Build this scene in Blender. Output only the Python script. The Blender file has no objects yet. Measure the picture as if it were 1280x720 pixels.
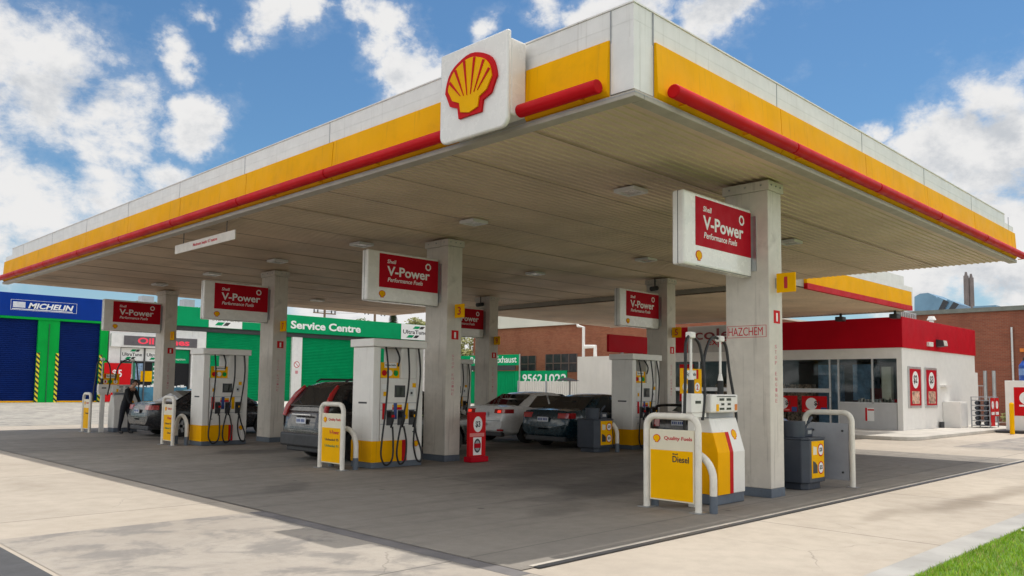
import bpy, bmesh, math, random
from mathutils import Vector, Matrix
R = math.radians
rnd = random.Random(7)
scene = bpy.context.scene
col = scene.collection

# ------------------------------------------------------------------ camera
cam_d = bpy.data.cameras.new('camera'); cam = bpy.data.objects.new('camera', cam_d); col.objects.link(cam)
_y, _p, _r = R(44.845), R(4.2849), R(0.6533)
_f = Vector((math.cos(_y) * math.cos(_p), math.sin(_y) * math.cos(_p), math.sin(_p)))
_rt = Vector((math.sin(_y), -math.cos(_y), 0)); _up = _rt.cross(_f)
_r2 = _rt * math.cos(_r) + _up * math.sin(_r); _u2 = -_rt * math.sin(_r) + _up * math.cos(_r)
M = Matrix((( _r2.x, _u2.x, -_f.x, -7.2073), (_r2.y, _u2.y, -_f.y, -5.2752), (_r2.z, _u2.z, -_f.z, 1.63), (0, 0, 0, 1)))
cam.matrix_world = M
cam_d.sensor_width = 36; cam_d.lens = 1016.94 / 1280 * 36
cam_d.shift_x = 0.00174; cam_d.shift_y = 0.03723
cam_d.clip_start = .05; cam_d.clip_end = 3000
scene.camera = cam
CAMP = Vector((-7.2073, -5.2752, 1.63))


def pix_dir(x, y):
    v = _f + _r2 * ((x - 637.77) / 1016.94) - _u2 * ((y - 407.65) / 1016.94)
    return v.normalized()


# ------------------------------------------------------------------ sun, sky, exposure
SUN_DIR = Vector((0.36, -0.028, 1.0)).normalized()
sd = bpy.data.lights.new('sun', 'SUN'); sd.energy = 4.0; sd.angle = R(.55); sd.color = (1.0, .95, .87)
so = bpy.data.objects.new('sun', sd); col.objects.link(so)
so.rotation_euler = SUN_DIR.to_track_quat('Z', 'Y').to_euler(); so.location = (0, 0, 40)
scene.view_settings.view_transform = 'Standard'; scene.view_settings.look = 'None'
scene.view_settings.exposure = -0.27; scene.view_settings.gamma = 1.0
scene.view_settings.use_curve_mapping = False

world = bpy.data.worlds.new('World'); scene.world = world; world.use_nodes = True


class NT:
    """tiny node helper"""
    def __init__(s, tree): s.t = tree; s.n = tree.nodes; s.l = tree.links

    def new(s, typ, **kw):
        n = s.n.new(typ)
        for k, v in kw.items(): setattr(n, k, v)
        return n

    def put(s, sock, v):
        if isinstance(v, bpy.types.NodeSocket): s.l.new(v, sock)
        elif v is not None: sock.default_value = v

    def math(s, op, a, b=None, c=None, clamp=False):
        n = s.new('ShaderNodeMath', operation=op, use_clamp=clamp)
        s.put(n.inputs[0], a)
        if b is not None: s.put(n.inputs[1], b)
        if c is not None: s.put(n.inputs[2], c)
        return n.outputs[0]

    def vmath(s, op, a, b=None):
        n = s.new('ShaderNodeVectorMath', operation=op)
        s.put(n.inputs[0], a)
        if b is not None: s.put(n.inputs[1], b)
        return n.outputs['Value'] if op in ('DISTANCE', 'DOT_PRODUCT', 'LENGTH') else n.outputs[0]

    def ramp(s, v, a, b, lo=0., hi=1., smooth=True):
        n = s.new('ShaderNodeMapRange', interpolation_type='SMOOTHSTEP' if smooth else 'LINEAR')
        s.put(n.inputs['Value'], v); s.put(n.inputs['From Min'], a); s.put(n.inputs['From Max'], b)
        s.put(n.inputs['To Min'], lo); s.put(n.inputs['To Max'], hi)
        return n.outputs['Result']

    def mix(s, f, a, b, mode='MIX'):
        n = s.new('ShaderNodeMix', data_type='RGBA', blend_type=mode)
        s.put(n.inputs[0], f); s.put(n.inputs[6], a); s.put(n.inputs[7], b)
        return n.outputs[2]

    def noise(s, vec, scale, detail=4, rough=.55, dist=0.):
        n = s.new('ShaderNodeTexNoise')
        s.put(n.inputs['Vector'], vec); n.inputs['Scale'].default_value = scale
        n.inputs['Detail'].default_value = detail; n.inputs['Roughness'].default_value = rough
        n.inputs['Distortion'].default_value = dist
        return n.outputs['Fac']

    def mapping(s, vec, scale=(1, 1, 1), loc=(0, 0, 0)):
        n = s.new('ShaderNodeMapping'); s.put(n.inputs['Vector'], vec)
        n.inputs['Scale'].default_value = scale; n.inputs['Location'].default_value = loc
        return n.outputs[0]


def c4(c): return (c[0], c[1], c[2], 1.0)


def build_sky():
    g = NT(world.node_tree)
    for n in list(g.n): g.n.remove(n)
    out = g.new('ShaderNodeOutputWorld'); bg = g.new('ShaderNodeBackground')
    g.l.new(bg.outputs[0], out.inputs[0]); bg.inputs[1].default_value = .135
    sky = g.new('ShaderNodeTexSky', sky_type='NISHITA', sun_disc=False)
    sky.sun_elevation = math.asin(SUN_DIR.z); sky.sun_rotation = math.atan2(SUN_DIR.x, SUN_DIR.y)
    sky.air_density = 1.15; sky.dust_density = .25; sky.ozone_density = 2.2; sky.altitude = 100
    d = g.new('ShaderNodeTexCoord').outputs['Generated']
    d = g.vmath('NORMALIZE', d)
    sep = g.new('ShaderNodeSeparateXYZ'); g.l.new(d, sep.inputs[0])
    # cumulus groups: direction on the sky, angular size, weight
    spots = [((-10, 90), .11, .8), ((60, 130), .09, .85), ((140, 150), .075, .9), ((265, 148), .05, 1.), ((-70, 150), .14, .8),
             ((40, 245), .09, .85), ((130, 235), .07, .8), ((205, 222), .04, .75), ((-40, 300), .10, .8), ((210, 62), .038, .95), ((340, 8), .045, .9),
             ((235, 15), .024, .85), ((485, 25), .042, .95), ((505, 98), .046, 1.), ((582, 28), .03, .8), ((390, 20), .04, .85), ((305, 38), .03, .75),
             ((885, 15), .06, 1.), ((790, 0), .06, .95), ((740, 5), .04, .8), ((690, 0), .04, .7), ((1180, 185), .055, .95), ((1250, 190), .09, 1.),
             ((1290, 290), .13, 1.), ((1160, 330), .13, .95), ((1060, 148), .018, .8), ((1095, 160), .024, .7), ((430, 395), .1, .9), ((560, 400), .1, .9)]
    warp = g.new('ShaderNodeTexNoise'); g.put(warp.inputs['Vector'], d); warp.inputs['Scale'].default_value = 7; warp.inputs['Detail'].default_value = 6; warp.inputs['Roughness'].default_value = .6
    wv = g.vmath('MULTIPLY', g.vmath('SUBTRACT', warp.outputs['Color'], (.5, .5, .5)), (.16, .16, .11))
    dw = g.vmath('ADD', d, wv)
    m = None
    for (x, y), rad, w in spots:
        v = pix_dir(x, y)
        dist = g.vmath('DISTANCE', dw, tuple(v))
        k = g.ramp(dist, rad * 1.45, 0., 0., w)
        m = k if m is None else g.math('MAXIMUM', m, k)
    # unseen clouds round the rest of the sky, thickened to add fill light
    zc = g.math('ADD', g.math('MAXIMUM', sep.outputs['Z'], 0.0), .22)
    pl = g.new('ShaderNodeCombineXYZ')
    g.put(pl.inputs[0], g.math('DIVIDE', sep.outputs['X'], zc)); g.put(pl.inputs[1], g.math('DIVIDE', sep.outputs['Y'], zc))
    far = g.noise(pl.outputs[0], 1.6, 6, .55)
    ahead = g.vmath('DOT_PRODUCT', d, tuple(_f))
    gen = g.math('MULTIPLY', g.ramp(far, .40, .58), g.ramp(ahead, .74, .5))
    m = g.math('MAXIMUM', m, gen)
    flat = g.mapping(d, (1, 1, 1.5))
    n1 = g.noise(flat, 9, 10, .62, .15); n2 = g.noise(flat, 30, 8, .65, .2)
    dens = g.math('ADD', m, g.math('ADD', g.math('MULTIPLY', g.math('SUBTRACT', n1, .5), 1.7), g.math('MULTIPLY', g.math('SUBTRACT', n2, .5), .75)))
    cover = g.ramp(dens, .27, .80)
    wisp = g.math('MULTIPLY', g.ramp(dens, .12, .5), .14)
    cover = g.math('MAXIMUM', cover, wisp)
    up = g.noise(g.vmath('ADD', flat, (.0, .0, .05)), 9, 10, .62, .15)
    shade = g.ramp(g.math('ADD', g.math('MULTIPLY', g.math('SUBTRACT', up, n1), 1.6), g.math('MULTIPLY', g.math('SUBTRACT', dens, .7), .55)), -.02, .42)
    ccol = g.mix(shade, (7.6, 7.55, 7.5, 1), (5.0, 5.25, 5.6, 1))
    bright = g.ramp(ahead, .66, .2)
    ccol = g.mix(bright, ccol, (17.5, 16.8, 15.6, 1))  # unseen clouds brightened and warmed as added fill light under the canopy
    tint = g.mix(1.0, sky.outputs[0], (.57, .80, .93, 1), 'MULTIPLY')
    low = g.ramp(sep.outputs['Z'], .25, .0, 0., .3)
    base = g.mix(low, tint, (4.4, 5.0, 5.6, 1))
    g.put(bg.inputs[0], g.mix(cover, base, ccol))


build_sky()

# ------------------------------------------------------------------ materials
MATS = {}


def mat(name, color, rough=.6, metal=0., var=.12, vscale=3., dirt=0., dscale=1.2, dcol=(.12, .10, .08), bump=0., bscale=40., spec=.5, coat=0.,
        streak=0.):
    """painted or raw surface with mottling, blotchy dirt, vertical streaks and fine bump; all in the object's own coordinates"""
    if name in MATS: return MATS[name]
    m = bpy.data.materials.new(name); m.use_nodes = True; MATS[name] = m
    g = NT(m.node_tree); b = g.n['Principled BSDF']
    b.inputs['Roughness'].default_value = rough; b.inputs['Metallic'].default_value = metal
    b.inputs['Specular IOR Level'].default_value = spec; b.inputs['Coat Weight'].default_value = coat
    oc = g.new('ShaderNodeTexCoord').outputs['Object']
    c = c4(color)
    if var:
        n = g.noise(oc, vscale, 5, .6)
        c = g.mix(g.ramp(n, .3, .7), c4([x * (1 - var) for x in color]), c4([min(1, x * (1 + var * .6)) for x in color]))
    if dirt:
        n = g.noise(oc, dscale, 7, .65, .3)
        c = g.mix(g.ramp(n, .52, .8, 0., dirt), c, c4(dcol))
    if streak:
        n = g.noise(g.mapping(oc, (9, 9, .35)), 1.6, 4, .6)
        c = g.mix(g.ramp(n, .55, .78, 0., streak), c, c4(dcol))
    g.put(b.inputs['Base Color'], c)
    if bump:
        n = g.noise(oc, bscale, 3, .6)
        bn = g.new('ShaderNodeBump'); bn.inputs['Strength'].default_value = bump; bn.inputs['Distance'].default_value = .01
        g.l.new(n, bn.inputs['Height']); g.l.new(bn.outputs[0], b.inputs['Normal'])
    if rough > .2 and var:
        n = g.noise(oc, vscale * 2.3, 4, .6)
        g.put(b.inputs['Roughness'], g.ramp(n, .3, .7, max(.05, rough - .08), min(1, rough + .08)))
    return m


WHITE = mat('white_paint', (.72, .71, .68), .42, var=.05, dirt=.18, dcol=(.38, .34, .29), streak=.10)
PANELW = mat('white_panel', (.78, .765, .74), .4, var=.06, dirt=.25, dscale=.8, dcol=(.42, .39, .34), streak=.32)
PUMPW = mat('pump_white', (.79, .765, .72), .35, var=.04, dirt=.16, dcol=(.34, .30, .26), streak=.2)
TUBEW = mat('rail_white', (.74, .70, .62), .4, var=.08, vscale=8, dirt=.3, dscale=5, dcol=(.3, .25, .2))
CREAM = mat('cream_paint', (.74, .68, .52), .45, var=.04, dirt=.1, dcol=(.4, .33, .22))
YELLOW = mat('yellow_paint', (.90, .43, .0), .55, spec=.07, var=.06, vscale=1.2, dirt=.22, dscale=1.5, dcol=(.42, .2, .02), streak=.38)
YSIGN = mat('yellow_sign', (.88, .45, .0), .5, var=.05, spec=.07)
RED = mat('red_paint', (.54, .005, .010), .45, spec=.12, var=.10, vscale=1.5, dirt=.2, dcol=(.2, .02, .02))
REDS = mat('red_sign', (.46, .004, .016), .5, var=.05, spec=.08)
REDB = mat('red_bright', (.58, .010, .014), .5, var=.05, spec=.08)
SHOPRED = mat('shop_red', (.50, .003, .014), .5, spec=.08, var=.08, vscale=.8, streak=.12, dcol=(.25, .01, .02))
CONC_COL = mat('column_paint', (.64, .59, .52), .6, var=.10, vscale=2.2, dirt=.5, dscale=2.2, dcol=(.22, .19, .16), streak=.5, bump=.15, bscale=25)
SKIRT = mat('blue_grey_paint', (.11, .135, .17), .5, var=.15, dirt=.35, dscale=5, dcol=(.07, .06, .05))
BLACK = mat('black_rubber', (.012, .012, .013), .5, var=.1)
DARK = mat('dark_grey', (.035, .036, .04), .5, var=.15)
CHAR = mat('charcoal_plastic', (.045, .055, .075), .45, var=.15, dirt=.2, dcol=(.1, .09, .08))
STEEL = mat('galvanised_steel', (.42, .43, .44), .4, .8, var=.12, vscale=6)
ALU = mat('aluminium', (.62, .62, .62), .35, .7, var=.06)
GREYP = mat('grey_paint', (.33, .34, .37), .5, var=.08, dirt=.15)
TRIM = mat('beige_trim', (.42, .38, .32), .5, var=.1, dirt=.3, dscale=2, dcol=(.15, .12, .1))
SOFFIT = mat('soffit_beige', (.66, .51, .385), .5, var=.14, vscale=.5, dirt=.6, dscale=.34, dcol=(.15, .12, .09))
GREEN = mat('green_paint', (.0, .30, .11), .5, spec=.1, var=.07, vscale=1., dirt=.12, dcol=(.01, .12, .06))
GREENL = mat('bright_green_paint', (.0, .36, .05), .5, spec=.1, var=.08, vscale=1., dirt=.12, dcol=(.01, .14, .03))
BLUE = mat('blue_paint', (.002, .036, .27), .5, spec=.1, var=.08, vscale=.7, dirt=.1, dcol=(.02, .03, .07))
BLUED = mat('blue_shutter', (.002, .018, .13), .5, spec=.12, var=.10, vscale=.7, dirt=.12, dcol=(.02, .02, .05))
TEXTW = mat('white_lettering', (.82, .82, .80), .5, var=0)
TEXTK = mat('black_lettering', (.02, .02, .02), .5, var=0)
TEXTR = mat('red_lettering', (.50, .01, .02), .5, var=0)
TEXTG = mat('green_lettering', (.02, .2, .08), .5, var=0)
FADED = mat('faded_red_lettering', (.62, .25, .27), .6, var=.3, vscale=30)
BINLBL = mat('blue_label', (.02, .06, .25), .4, var=0)
SKIN = mat('skin', (.50, .28, .19), .5, var=.08)
HAIR = mat('dark_hair', (.02, .014, .01), .6, var=.2)
NAVY = mat('navy_fabric', (.012, .016, .035), .9, var=.2, vscale=14)
BLKCL = mat('black_fabric', (.010, .010, .012), .9, var=.2, vscale=14)
DENIM = mat('dark_trousers', (.014, .015, .022), .9, var=.2, vscale=14)
TYRE = mat('tyre_rubber', (.016, .016, .016), .8, var=.2)
RIM = mat('alloy', (.45, .45, .46), .35, .8, var=.1)
CGLASS = mat('car_glass', (.012, .016, .018), .04, var=0, spec=.7)
TAIL = mat('tail_lamp', (.35, .01, .012), .15, var=.05, coat=.6)
PLATE = mat('number_plate', (.62, .64, .68), .4, var=.05)
CHROME = mat('chrome', (.7, .7, .7), .12, 1., var=0)
WOOD = mat('timber', (.22, .15, .09), .7, var=.2)
PAVE = mat('pavement_concrete', (.50, .47, .42), .8, var=.14, vscale=1.3, dirt=.3, dscale=.8, dcol=(.28, .25, .22), bump=.2, bscale=30)
KERB = mat('kerb_concrete', (.36, .35, .33), .85, var=.15, vscale=1.5, dirt=.35, dscale=2, dcol=(.17, .16, .15), bump=.25, bscale=30)
ROOFW = mat('pale_roof', (.66, .63, .55), .5, var=.06, vscale=.4)
SHEDW = mat('shed_white', (.66, .63, .58), .5, var=.05, vscale=.6, streak=.12)
DUCT = mat('duct_blue', (.16, .29, .40), .4, .2, var=.12, vscale=1)
CHIM = mat('chimney_concrete', (.22, .19, .18), .8, var=.2, vscale=1.2)
LAMPG = mat('lamp_glass', (.62, .60, .55), .25, var=.05)
BARK = mat('bark', (.10, .075, .05), .9, var=.25, vscale=8)
WINF = mat('window_frame_dark', (.09, .09, .09), .5, var=.1)


def emis(name, color, strength, base=(.05, .01, .01)):
    m = mat(name, base, .4, var=0); b = m.node_tree.nodes['Principled BSDF']
    b.inputs['Emission Color'].default_value = c4(color); b.inputs['Emission Strength'].default_value = strength
    return m


LED = emis('led_red', (1, .04, .09), 1.0)
BRAKE = emis('brake_lamp', (1, .05, .02), 1.1, (.4, .01, .01))
SCREEN = mat('display', (.03, .035, .03), .2, var=0)


def paint(name, color, flake=.2):
    m = mat(name, color, .27, flake * .5, var=.03, coat=.5, dirt=.06, dcol=(.2, .18, .15)); return m


def glass_mat():
    m = bpy.data.materials.new('window_glass'); m.use_nodes = True
    g = NT(m.node_tree); b = g.n['Principled BSDF']
    out = g.n['Material Output']
    tr = g.new('ShaderNodeBsdfTransparent'); tr.inputs[0].default_value = (.86, .89, .90, 1)
    gl = g.new('ShaderNodeBsdfGlossy'); gl.inputs['Roughness'].default_value = .02; gl.inputs[0].default_value = (.9, .95, 1, 1)
    fr = g.new('ShaderNodeFresnel'); fr.inputs[0].default_value = 1.5
    mx = g.new('ShaderNodeMixShader')
    g.l.new(g.math('MULTIPLY', fr.outputs[0], .4), mx.inputs[0]); g.l.new(tr.outputs[0], mx.inputs[1]); g.l.new(gl.outputs[0], mx.inputs[2])
    g.l.new(mx.outputs[0], out.inputs[0]); g.n.remove(b)
    return m


GLASS = glass_mat()


def brick_mat(name, axis, c1, c2, mortar):
    m = bpy.data.materials.new(name); m.use_nodes = True
    g = NT(m.node_tree); b = g.n['Principled BSDF']; b.inputs['Roughness'].default_value = .85
    oc = g.new('ShaderNodeTexCoord').outputs['Object']
    sp = g.new('ShaderNodeSeparateXYZ'); g.l.new(oc, sp.inputs[0]); cb = g.new('ShaderNodeCombineXYZ')
    g.l.new(sp.outputs[axis], cb.inputs[0]); g.l.new(sp.outputs['Z'], cb.inputs[1])
    br = g.new('ShaderNodeTexBrick'); g.l.new(cb.outputs[0], br.inputs['Vector'])
    br.inputs['Scale'].default_value = 1; br.inputs['Brick Width'].default_value = .24; br.inputs['Row Height'].default_value = .086
    br.inputs['Mortar Size'].default_value = .007; br.inputs['Mortar Smooth'].default_value = .2; br.inputs['Bias'].default_value = -.1
    br.inputs['Color1'].default_value = c4(c1); br.inputs['Color2'].default_value = c4(c2); br.inputs['Mortar'].default_value = c4(mortar)
    n = g.noise(oc, .7, 6, .65)
    c = g.mix(g.ramp(n, .4, .75, 0., .45), br.outputs['Color'], c4([x * .55 for x in c1]))
    n2 = g.noise(g.mapping(cb.outputs[0], (.4, 5.5, 1)), 1.5, 4, .6)
    c = g.mix(g.ramp(n2, .5, .7, 0., .3), c, c4([min(1, x * 1.5) for x in c2]))
    g.put(b.inputs['Base Color'], c)
    bn = g.new('ShaderNodeBump'); bn.inputs['Strength'].default_value = .4; bn.inputs['Distance'].default_value = .01
    g.l.new(br.outputs['Fac'], bn.inputs['Height']); bn.invert = True; g.l.new(bn.outputs[0], b.inputs['Normal'])
    return m


BRICK_L = brick_mat('orange_brick', 'Y', (.275, .072, .03), (.33, .11, .05), (.26, .18, .13))
BRICK_R = brick_mat('red_brown_brick', 'Y', (.22, .06, .032), (.27, .085, .045), (.21, .14, .10))


def ground_mat(name, base, alt, kind):
    """concrete or asphalt in world metres; stains and joints have shapes of their own; the forecourt also holds painted shade"""
    m = bpy.data.materials.new(name); m.use_nodes = True
    g = NT(m.node_tree); b = g.n['Principled BSDF']
    oc = g.new('ShaderNodeTexCoord').outputs['Object']
    n = g.noise(oc, .35, 7, .62); n2 = g.noise(oc, 3.2, 6, .65); n3 = g.noise(oc, 90, 3, .7)
    c = g.mix(g.ramp(n, .32, .68), c4(base), c4(alt))
    c = g.mix(g.ramp(n2, .35, .75, 0., .30), c, c4([x * .68 for x in base]))
    c = g.mix(g.ramp(n3, .38, .62, 0., .22), c, c4([x * .72 for x in base]))
    c = g.mix(g.ramp(n3, .58, .75, 0., .25), c, c4([min(1, x * 1.25) for x in alt]))

    def ell(cx, cy, rx, ry, ang=0., soft=.55):
        mp = g.new('ShaderNodeMapping', vector_type='TEXTURE'); g.put(mp.inputs['Vector'], oc)
        mp.inputs['Location'].default_value = (cx, cy, 0); mp.inputs['Rotation'].default_value = (0, 0, ang); mp.inputs['Scale'].default_value = (rx, ry, 1)
        wv = g.new('ShaderNodeTexNoise'); g.put(wv.inputs['Vector'], oc); wv.inputs['Scale'].default_value = 1.1; wv.inputs['Detail'].default_value = 6
        dd = g.vmath('ADD', mp.outputs[0], g.vmath('MULTIPLY', g.vmath('SUBTRACT', wv.outputs['Color'], (.5, .5, .5)), (1.3, 1.3, 0)))
        return g.ramp(g.vmath('LENGTH', dd), 1.0, 1 - soft, 0., 1.)
    if kind == 'forecourt':
        stains_and_shade = [(3.2, 3.0, 1.9, .9, .2, .6), (6.0, 3.4, 2.6, 1.0, .1, .6), (1.0, 2.0, 1.0, .4, .4, .3), (4.4, 5.6, 2.4, .7, 0, .4), (5.2, 10.0, 3.4, 1.0, 0, .5),
                  (10.5, 10.4, 4.6, 1.8, 0, .75), (7.0, 4.3, 6.0, 2.0, 0, .5), (7.5, 13.5, 7.0, 1.5, 0, .45), (8.0, 6.4, 5.0, .9, 0, .4), (4.0, 19.0, 3, 1.2, 0, .55), (11, 4.4, 3.4, 1.4, 0, .55), (3.0, 13.0, 2.4, .8, 0, .5), (-.4, 6.4, 1.2, .4, .8, .35)]  # oil and traffic marks; the wide ellipses also paint in deep canopy shade
        for cx, cy, rx, ry, a, w in stains_and_shade:
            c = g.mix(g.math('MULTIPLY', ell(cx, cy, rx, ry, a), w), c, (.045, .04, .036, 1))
        sm = g.noise(g.mapping(oc, (.16, 2.6, 1)), 1.0, 7, .65)
        c = g.mix(g.ramp(sm, .5, .70, 0., .45), c, (.09, .082, .074, 1))
        vo = g.new('ShaderNodeTexVoronoi'); g.put(vo.inputs['Vector'], g.vmath('ADD', oc, g.vmath('MULTIPLY', wv_noise(g, oc), (.3, .3, 0)))); vo.inputs['Scale'].default_value = 2.1
        spot = g.math('MULTIPLY', g.ramp(vo.outputs['Distance'], .13, .05), g.ramp(g.noise(oc, .55, 3), .52, .60))
        c = g.mix(g.math('MULTIPLY', spot, .8), c, (.045, .04, .036, 1))
        pt = g.new('ShaderNodeTexVoronoi'); g.put(pt.inputs['Vector'], oc); pt.inputs['Scale'].default_value = 9
        c = g.mix(g.math('MULTIPLY', g.ramp(pt.outputs['Distance'], .10, .06), g.math('MULTIPLY', g.ramp(g.noise(oc, 1.3, 3), .55, .62), .5)), c, (.40, .37, .33, 1))
    if kind == 'apron':
        for cx, cy, rx, ry, a, w in [(6.6, -1.5, 3.0, .38, -.05, .55), (4.2, -1.1, 1.6, .25, 0, .35), (9.0, -1.6, 1.6, .3, 0, .35), (-3.4, 9.0, .5, 1.4, 0, .15)]:
            c = g.mix(g.math('MULTIPLY', ell(cx, cy, rx, ry, a, .8), w), c, (.15, .115, .08, 1))
    if kind == 'stained':
        sm = g.noise(oc, 1.5, 7, .65, .4)
        c = g.mix(g.ramp(sm, .45, .62, 0., .85), c, (.20, .185, .17, 1))
    if kind in ('forecourt', 'apron', 'stained'):
        br = g.new('ShaderNodeTexBrick'); g.put(br.inputs['Vector'], g.mapping(oc, (1, 1, 1), (1.9, -.55, 0)))
        br.offset = 0.; br.inputs['Scale'].default_value = 1; br.inputs['Brick Width'].default_value = 4.2; br.inputs['Row Height'].default_value = 5.05
        br.inputs['Mortar Size'].default_value = .015; br.inputs['Mortar Smooth'].default_value = .4
        br.inputs['Color1'].default_value = (.80, .80, .81, 1); br.inputs['Color2'].default_value = (1.12, 1.11, 1.09, 1); br.inputs['Mortar'].default_value = (1, 1, 1, 1)
        c = g.mix(.8 if kind == 'forecourt' else .4, c, g.mix(1.0, c, br.outputs['Color'], 'MULTIPLY'))
        c = g.mix(g.math('MULTIPLY', br.outputs['Fac'], .8), c, (.10, .09, .08, 1))
        cr = g.new('ShaderNodeTexVoronoi', feature='DISTANCE_TO_EDGE')
        g.put(cr.inputs['Vector'], g.vmath('ADD', oc, g.vmath('MULTIPLY', wv_noise(g, oc), (.8, .8, 0)))); cr.inputs['Scale'].default_value = .22
        k = g.math('MULTIPLY', g.ramp(cr.outputs['Distance'], .0022, .0, 0., .4), g.ramp(n, .52, .58))
        c = g.mix(k, c, (.10, .09, .08, 1))
    g.put(b.inputs['Base Color'], c)
    g.put(b.inputs['Roughness'], g.ramp(n2, .3, .7, .72, .92))
    bn = g.new('ShaderNodeBump'); bn.inputs['Strength'].default_value = .22; bn.inputs['Distance'].default_value = .01
    g.l.new(n3, bn.inputs['Height']); g.l.new(bn.outputs[0], b.inputs['Normal'])
    return m


def wv_noise(g, oc):
    w = g.new('ShaderNodeTexNoise'); g.put(w.inputs['Vector'], oc); w.inputs['Scale'].default_value = .9; w.inputs['Detail'].default_value = 5
    return g.vmath('SUBTRACT', w.outputs['Color'], (.5, .5, .5))


def leaf_mat(name, c1, c2):
    m = bpy.data.materials.new(name); m.use_nodes = True
    g = NT(m.node_tree); b = g.n['Principled BSDF']; b.inputs['Roughness'].default_value = .6
    oc = g.new('ShaderNodeTexCoord').outputs['Object']
    n = g.noise(oc, .9, 4, .6); n2 = g.noise(oc, 7, 3, .6)
    c = g.mix(g.ramp(n, .35, .65), c4(c1), c4(c2)); c = g.mix(g.ramp(n2, .4, .7, 0., .4), c, c4([x * .55 for x in c1]))
    g.put(b.inputs['Base Color'], c)
    b.inputs['Transmission Weight'].default_value = 0
    return m


# ------------------------------------------------------------------ mesh builder
class MB:
    def __init__(s): s.v = []; s.f = []; s.m = []

    def add(s, vs, fs, mi=0):
        o = len(s.v); s.v += [Vector(v) for v in vs]
        for f in fs: s.f.append([i + o for i in f]); s.m.append(mi)
        return s

    def box(s, x0, x1, y0, y1, z0, z1, mi=0):
        v = [(x, y, z) for z in (z0, z1) for y in (y0, y1) for x in (x0, x1)]
        return s.add(v, [(0, 2, 3, 1), (4, 5, 7, 6), (0, 1, 5, 4), (2, 6, 7, 3), (0, 4, 6, 2), (1, 3, 7, 5)], mi)

    def prism(s, pts, ext, mi=0):
        """pts: planar 3D polygon; ext: extrusion vector"""
        n = len(pts); e = Vector(ext); a = [Vector(p) for p in pts]; b = [p + e for p in a]
        s.add(a + b, [list(range(n))[::-1], list(range(n, 2 * n))] + [(i, (i + 1) % n, n + (i + 1) % n, n + i) for i in range(n)], mi)
        return s

    def quad(s, a, b, c, d, mi=0): return s.add([a, b, c, d], [(0, 1, 2, 3)], mi)

    def cyl(s, a, b, r, r2=None, n=14, mi=0):
        a = Vector(a); b = Vector(b); r2 = r if r2 is None else r2
        d = (b - a).normalized(); u = d.orthogonal().normalized(); w = d.cross(u)
        va = []; vb = []
        for i in range(n):
            t = 2 * math.pi * i / n; k = u * math.cos(t) + w * math.sin(t)
            va.append(a + k * r); vb.append(b + k * r2)
        s.add(va + vb, [(i, (i + 1) % n, n + (i + 1) % n, n + i) for i in range(n)] + [list(range(n))[::-1], list(range(n, 2 * n))], mi)
        return s

    def tube(s, pts, r, n=8, smooth=6, mi=0, closed_ends=True):
        P = [Vector(p) for p in pts]
        if smooth and len(P) > 2:
            Q = []
            for i in range(len(P) - 1):
                p0 = P[max(0, i - 1)]; p1 = P[i]; p2 = P[i + 1]; p3 = P[min(len(P) - 1, i + 2)]
                for k in range(smooth):
                    t = k / smooth
                    Q.append(.5 * ((2 * p1) + (p2 - p0) * t + (2 * p0 - 5 * p1 + 4 * p2 - p3) * t * t + (3 * p1 - p0 - 3 * p2 + p3) * t ** 3))
            P = Q + [P[-1]]
        rings = []; u = None
        for i, p in enumerate(P):
            d = (P[min(i + 1, len(P) - 1)] - P[max(i - 1, 0)]).normalized()
            if u is None: u = d.orthogonal().normalized()
            u = (u - d * u.dot(d)).normalized(); w = d.cross(u)
            rr = r[min(i, len(r) - 1)] if isinstance(r, (list, tuple)) else r
            rings.append([p + (u * math.cos(2 * math.pi * j / n) + w * math.sin(2 * math.pi * j / n)) * rr for j in range(n)])
        vs = [v for g in rings for v in g]; fs = []
        for i in range(len(rings) - 1):
            for j in range(n):
                fs.append((i * n + j, i * n + (j + 1) % n, (i + 1) * n + (j + 1) % n, (i + 1) * n + j))
        if closed_ends: fs += [list(range(n))[::-1], [len(vs) - n + j for j in range(n)]]
        return s.add(vs, fs, mi)

    def corr(s, o, du, dv, n, depth, mi=0, duty=(.0, .45, .55, .9)):
        """ribbed sheet: ribs run along du, repeat n times along dv, ribs stand out along depth vector"""
        o = Vector(o); du = Vector(du); dv = Vector(dv); dp = Vector(depth); vs = []
        prof = []
        for i in range(n):
            for t, h in ((duty[0], 0), (duty[1], 0), (duty[2], 1), (duty[3], 1)): prof.append(((i + t) / n, h))
        prof.append((1, 0))
        for t, h in prof: vs += [o + dv * t + dp * h, o + dv * t + dp * h + du]
        return s.add(vs, [(2 * i, 2 * i + 1, 2 * i + 3, 2 * i + 2) for i in range(len(prof) - 1)], mi)

    def build(s, name, mats, parent=None, bevel=0., smooth=False, seg=2):
        off = Vector((0, 0, 0)); p = parent
        while p is not None: off += p.location; p = p.parent
        me = bpy.data.meshes.new(name)
        me.from_pydata([tuple(v - off) for v in s.v], [], s.f)
        for m in (mats if isinstance(mats, (list, tuple)) else [mats]): me.materials.append(m)
        for p_, i in zip(me.polygons, s.m): p_.material_index = i
        bm = bmesh.new(); bm.from_mesh(me); bmesh.ops.recalc_face_normals(bm, faces=bm.faces)
        bm.to_mesh(me); bm.free()
        o = bpy.data.objects.new(name, me); col.objects.link(o)
        if parent is not None: o.parent = parent
        if bevel:
            b = o.modifiers.new('bevel', 'BEVEL'); b.width = bevel; b.segments = seg; b.limit_method = 'ANGLE'; b.angle_limit = R(35)
        if smooth:
            for p_ in me.polygons: p_.use_smooth = True
            if not isinstance(smooth, str):
                try: me.set_sharp_from_angle(angle=R(42))
                except Exception: pass
        return o


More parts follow.
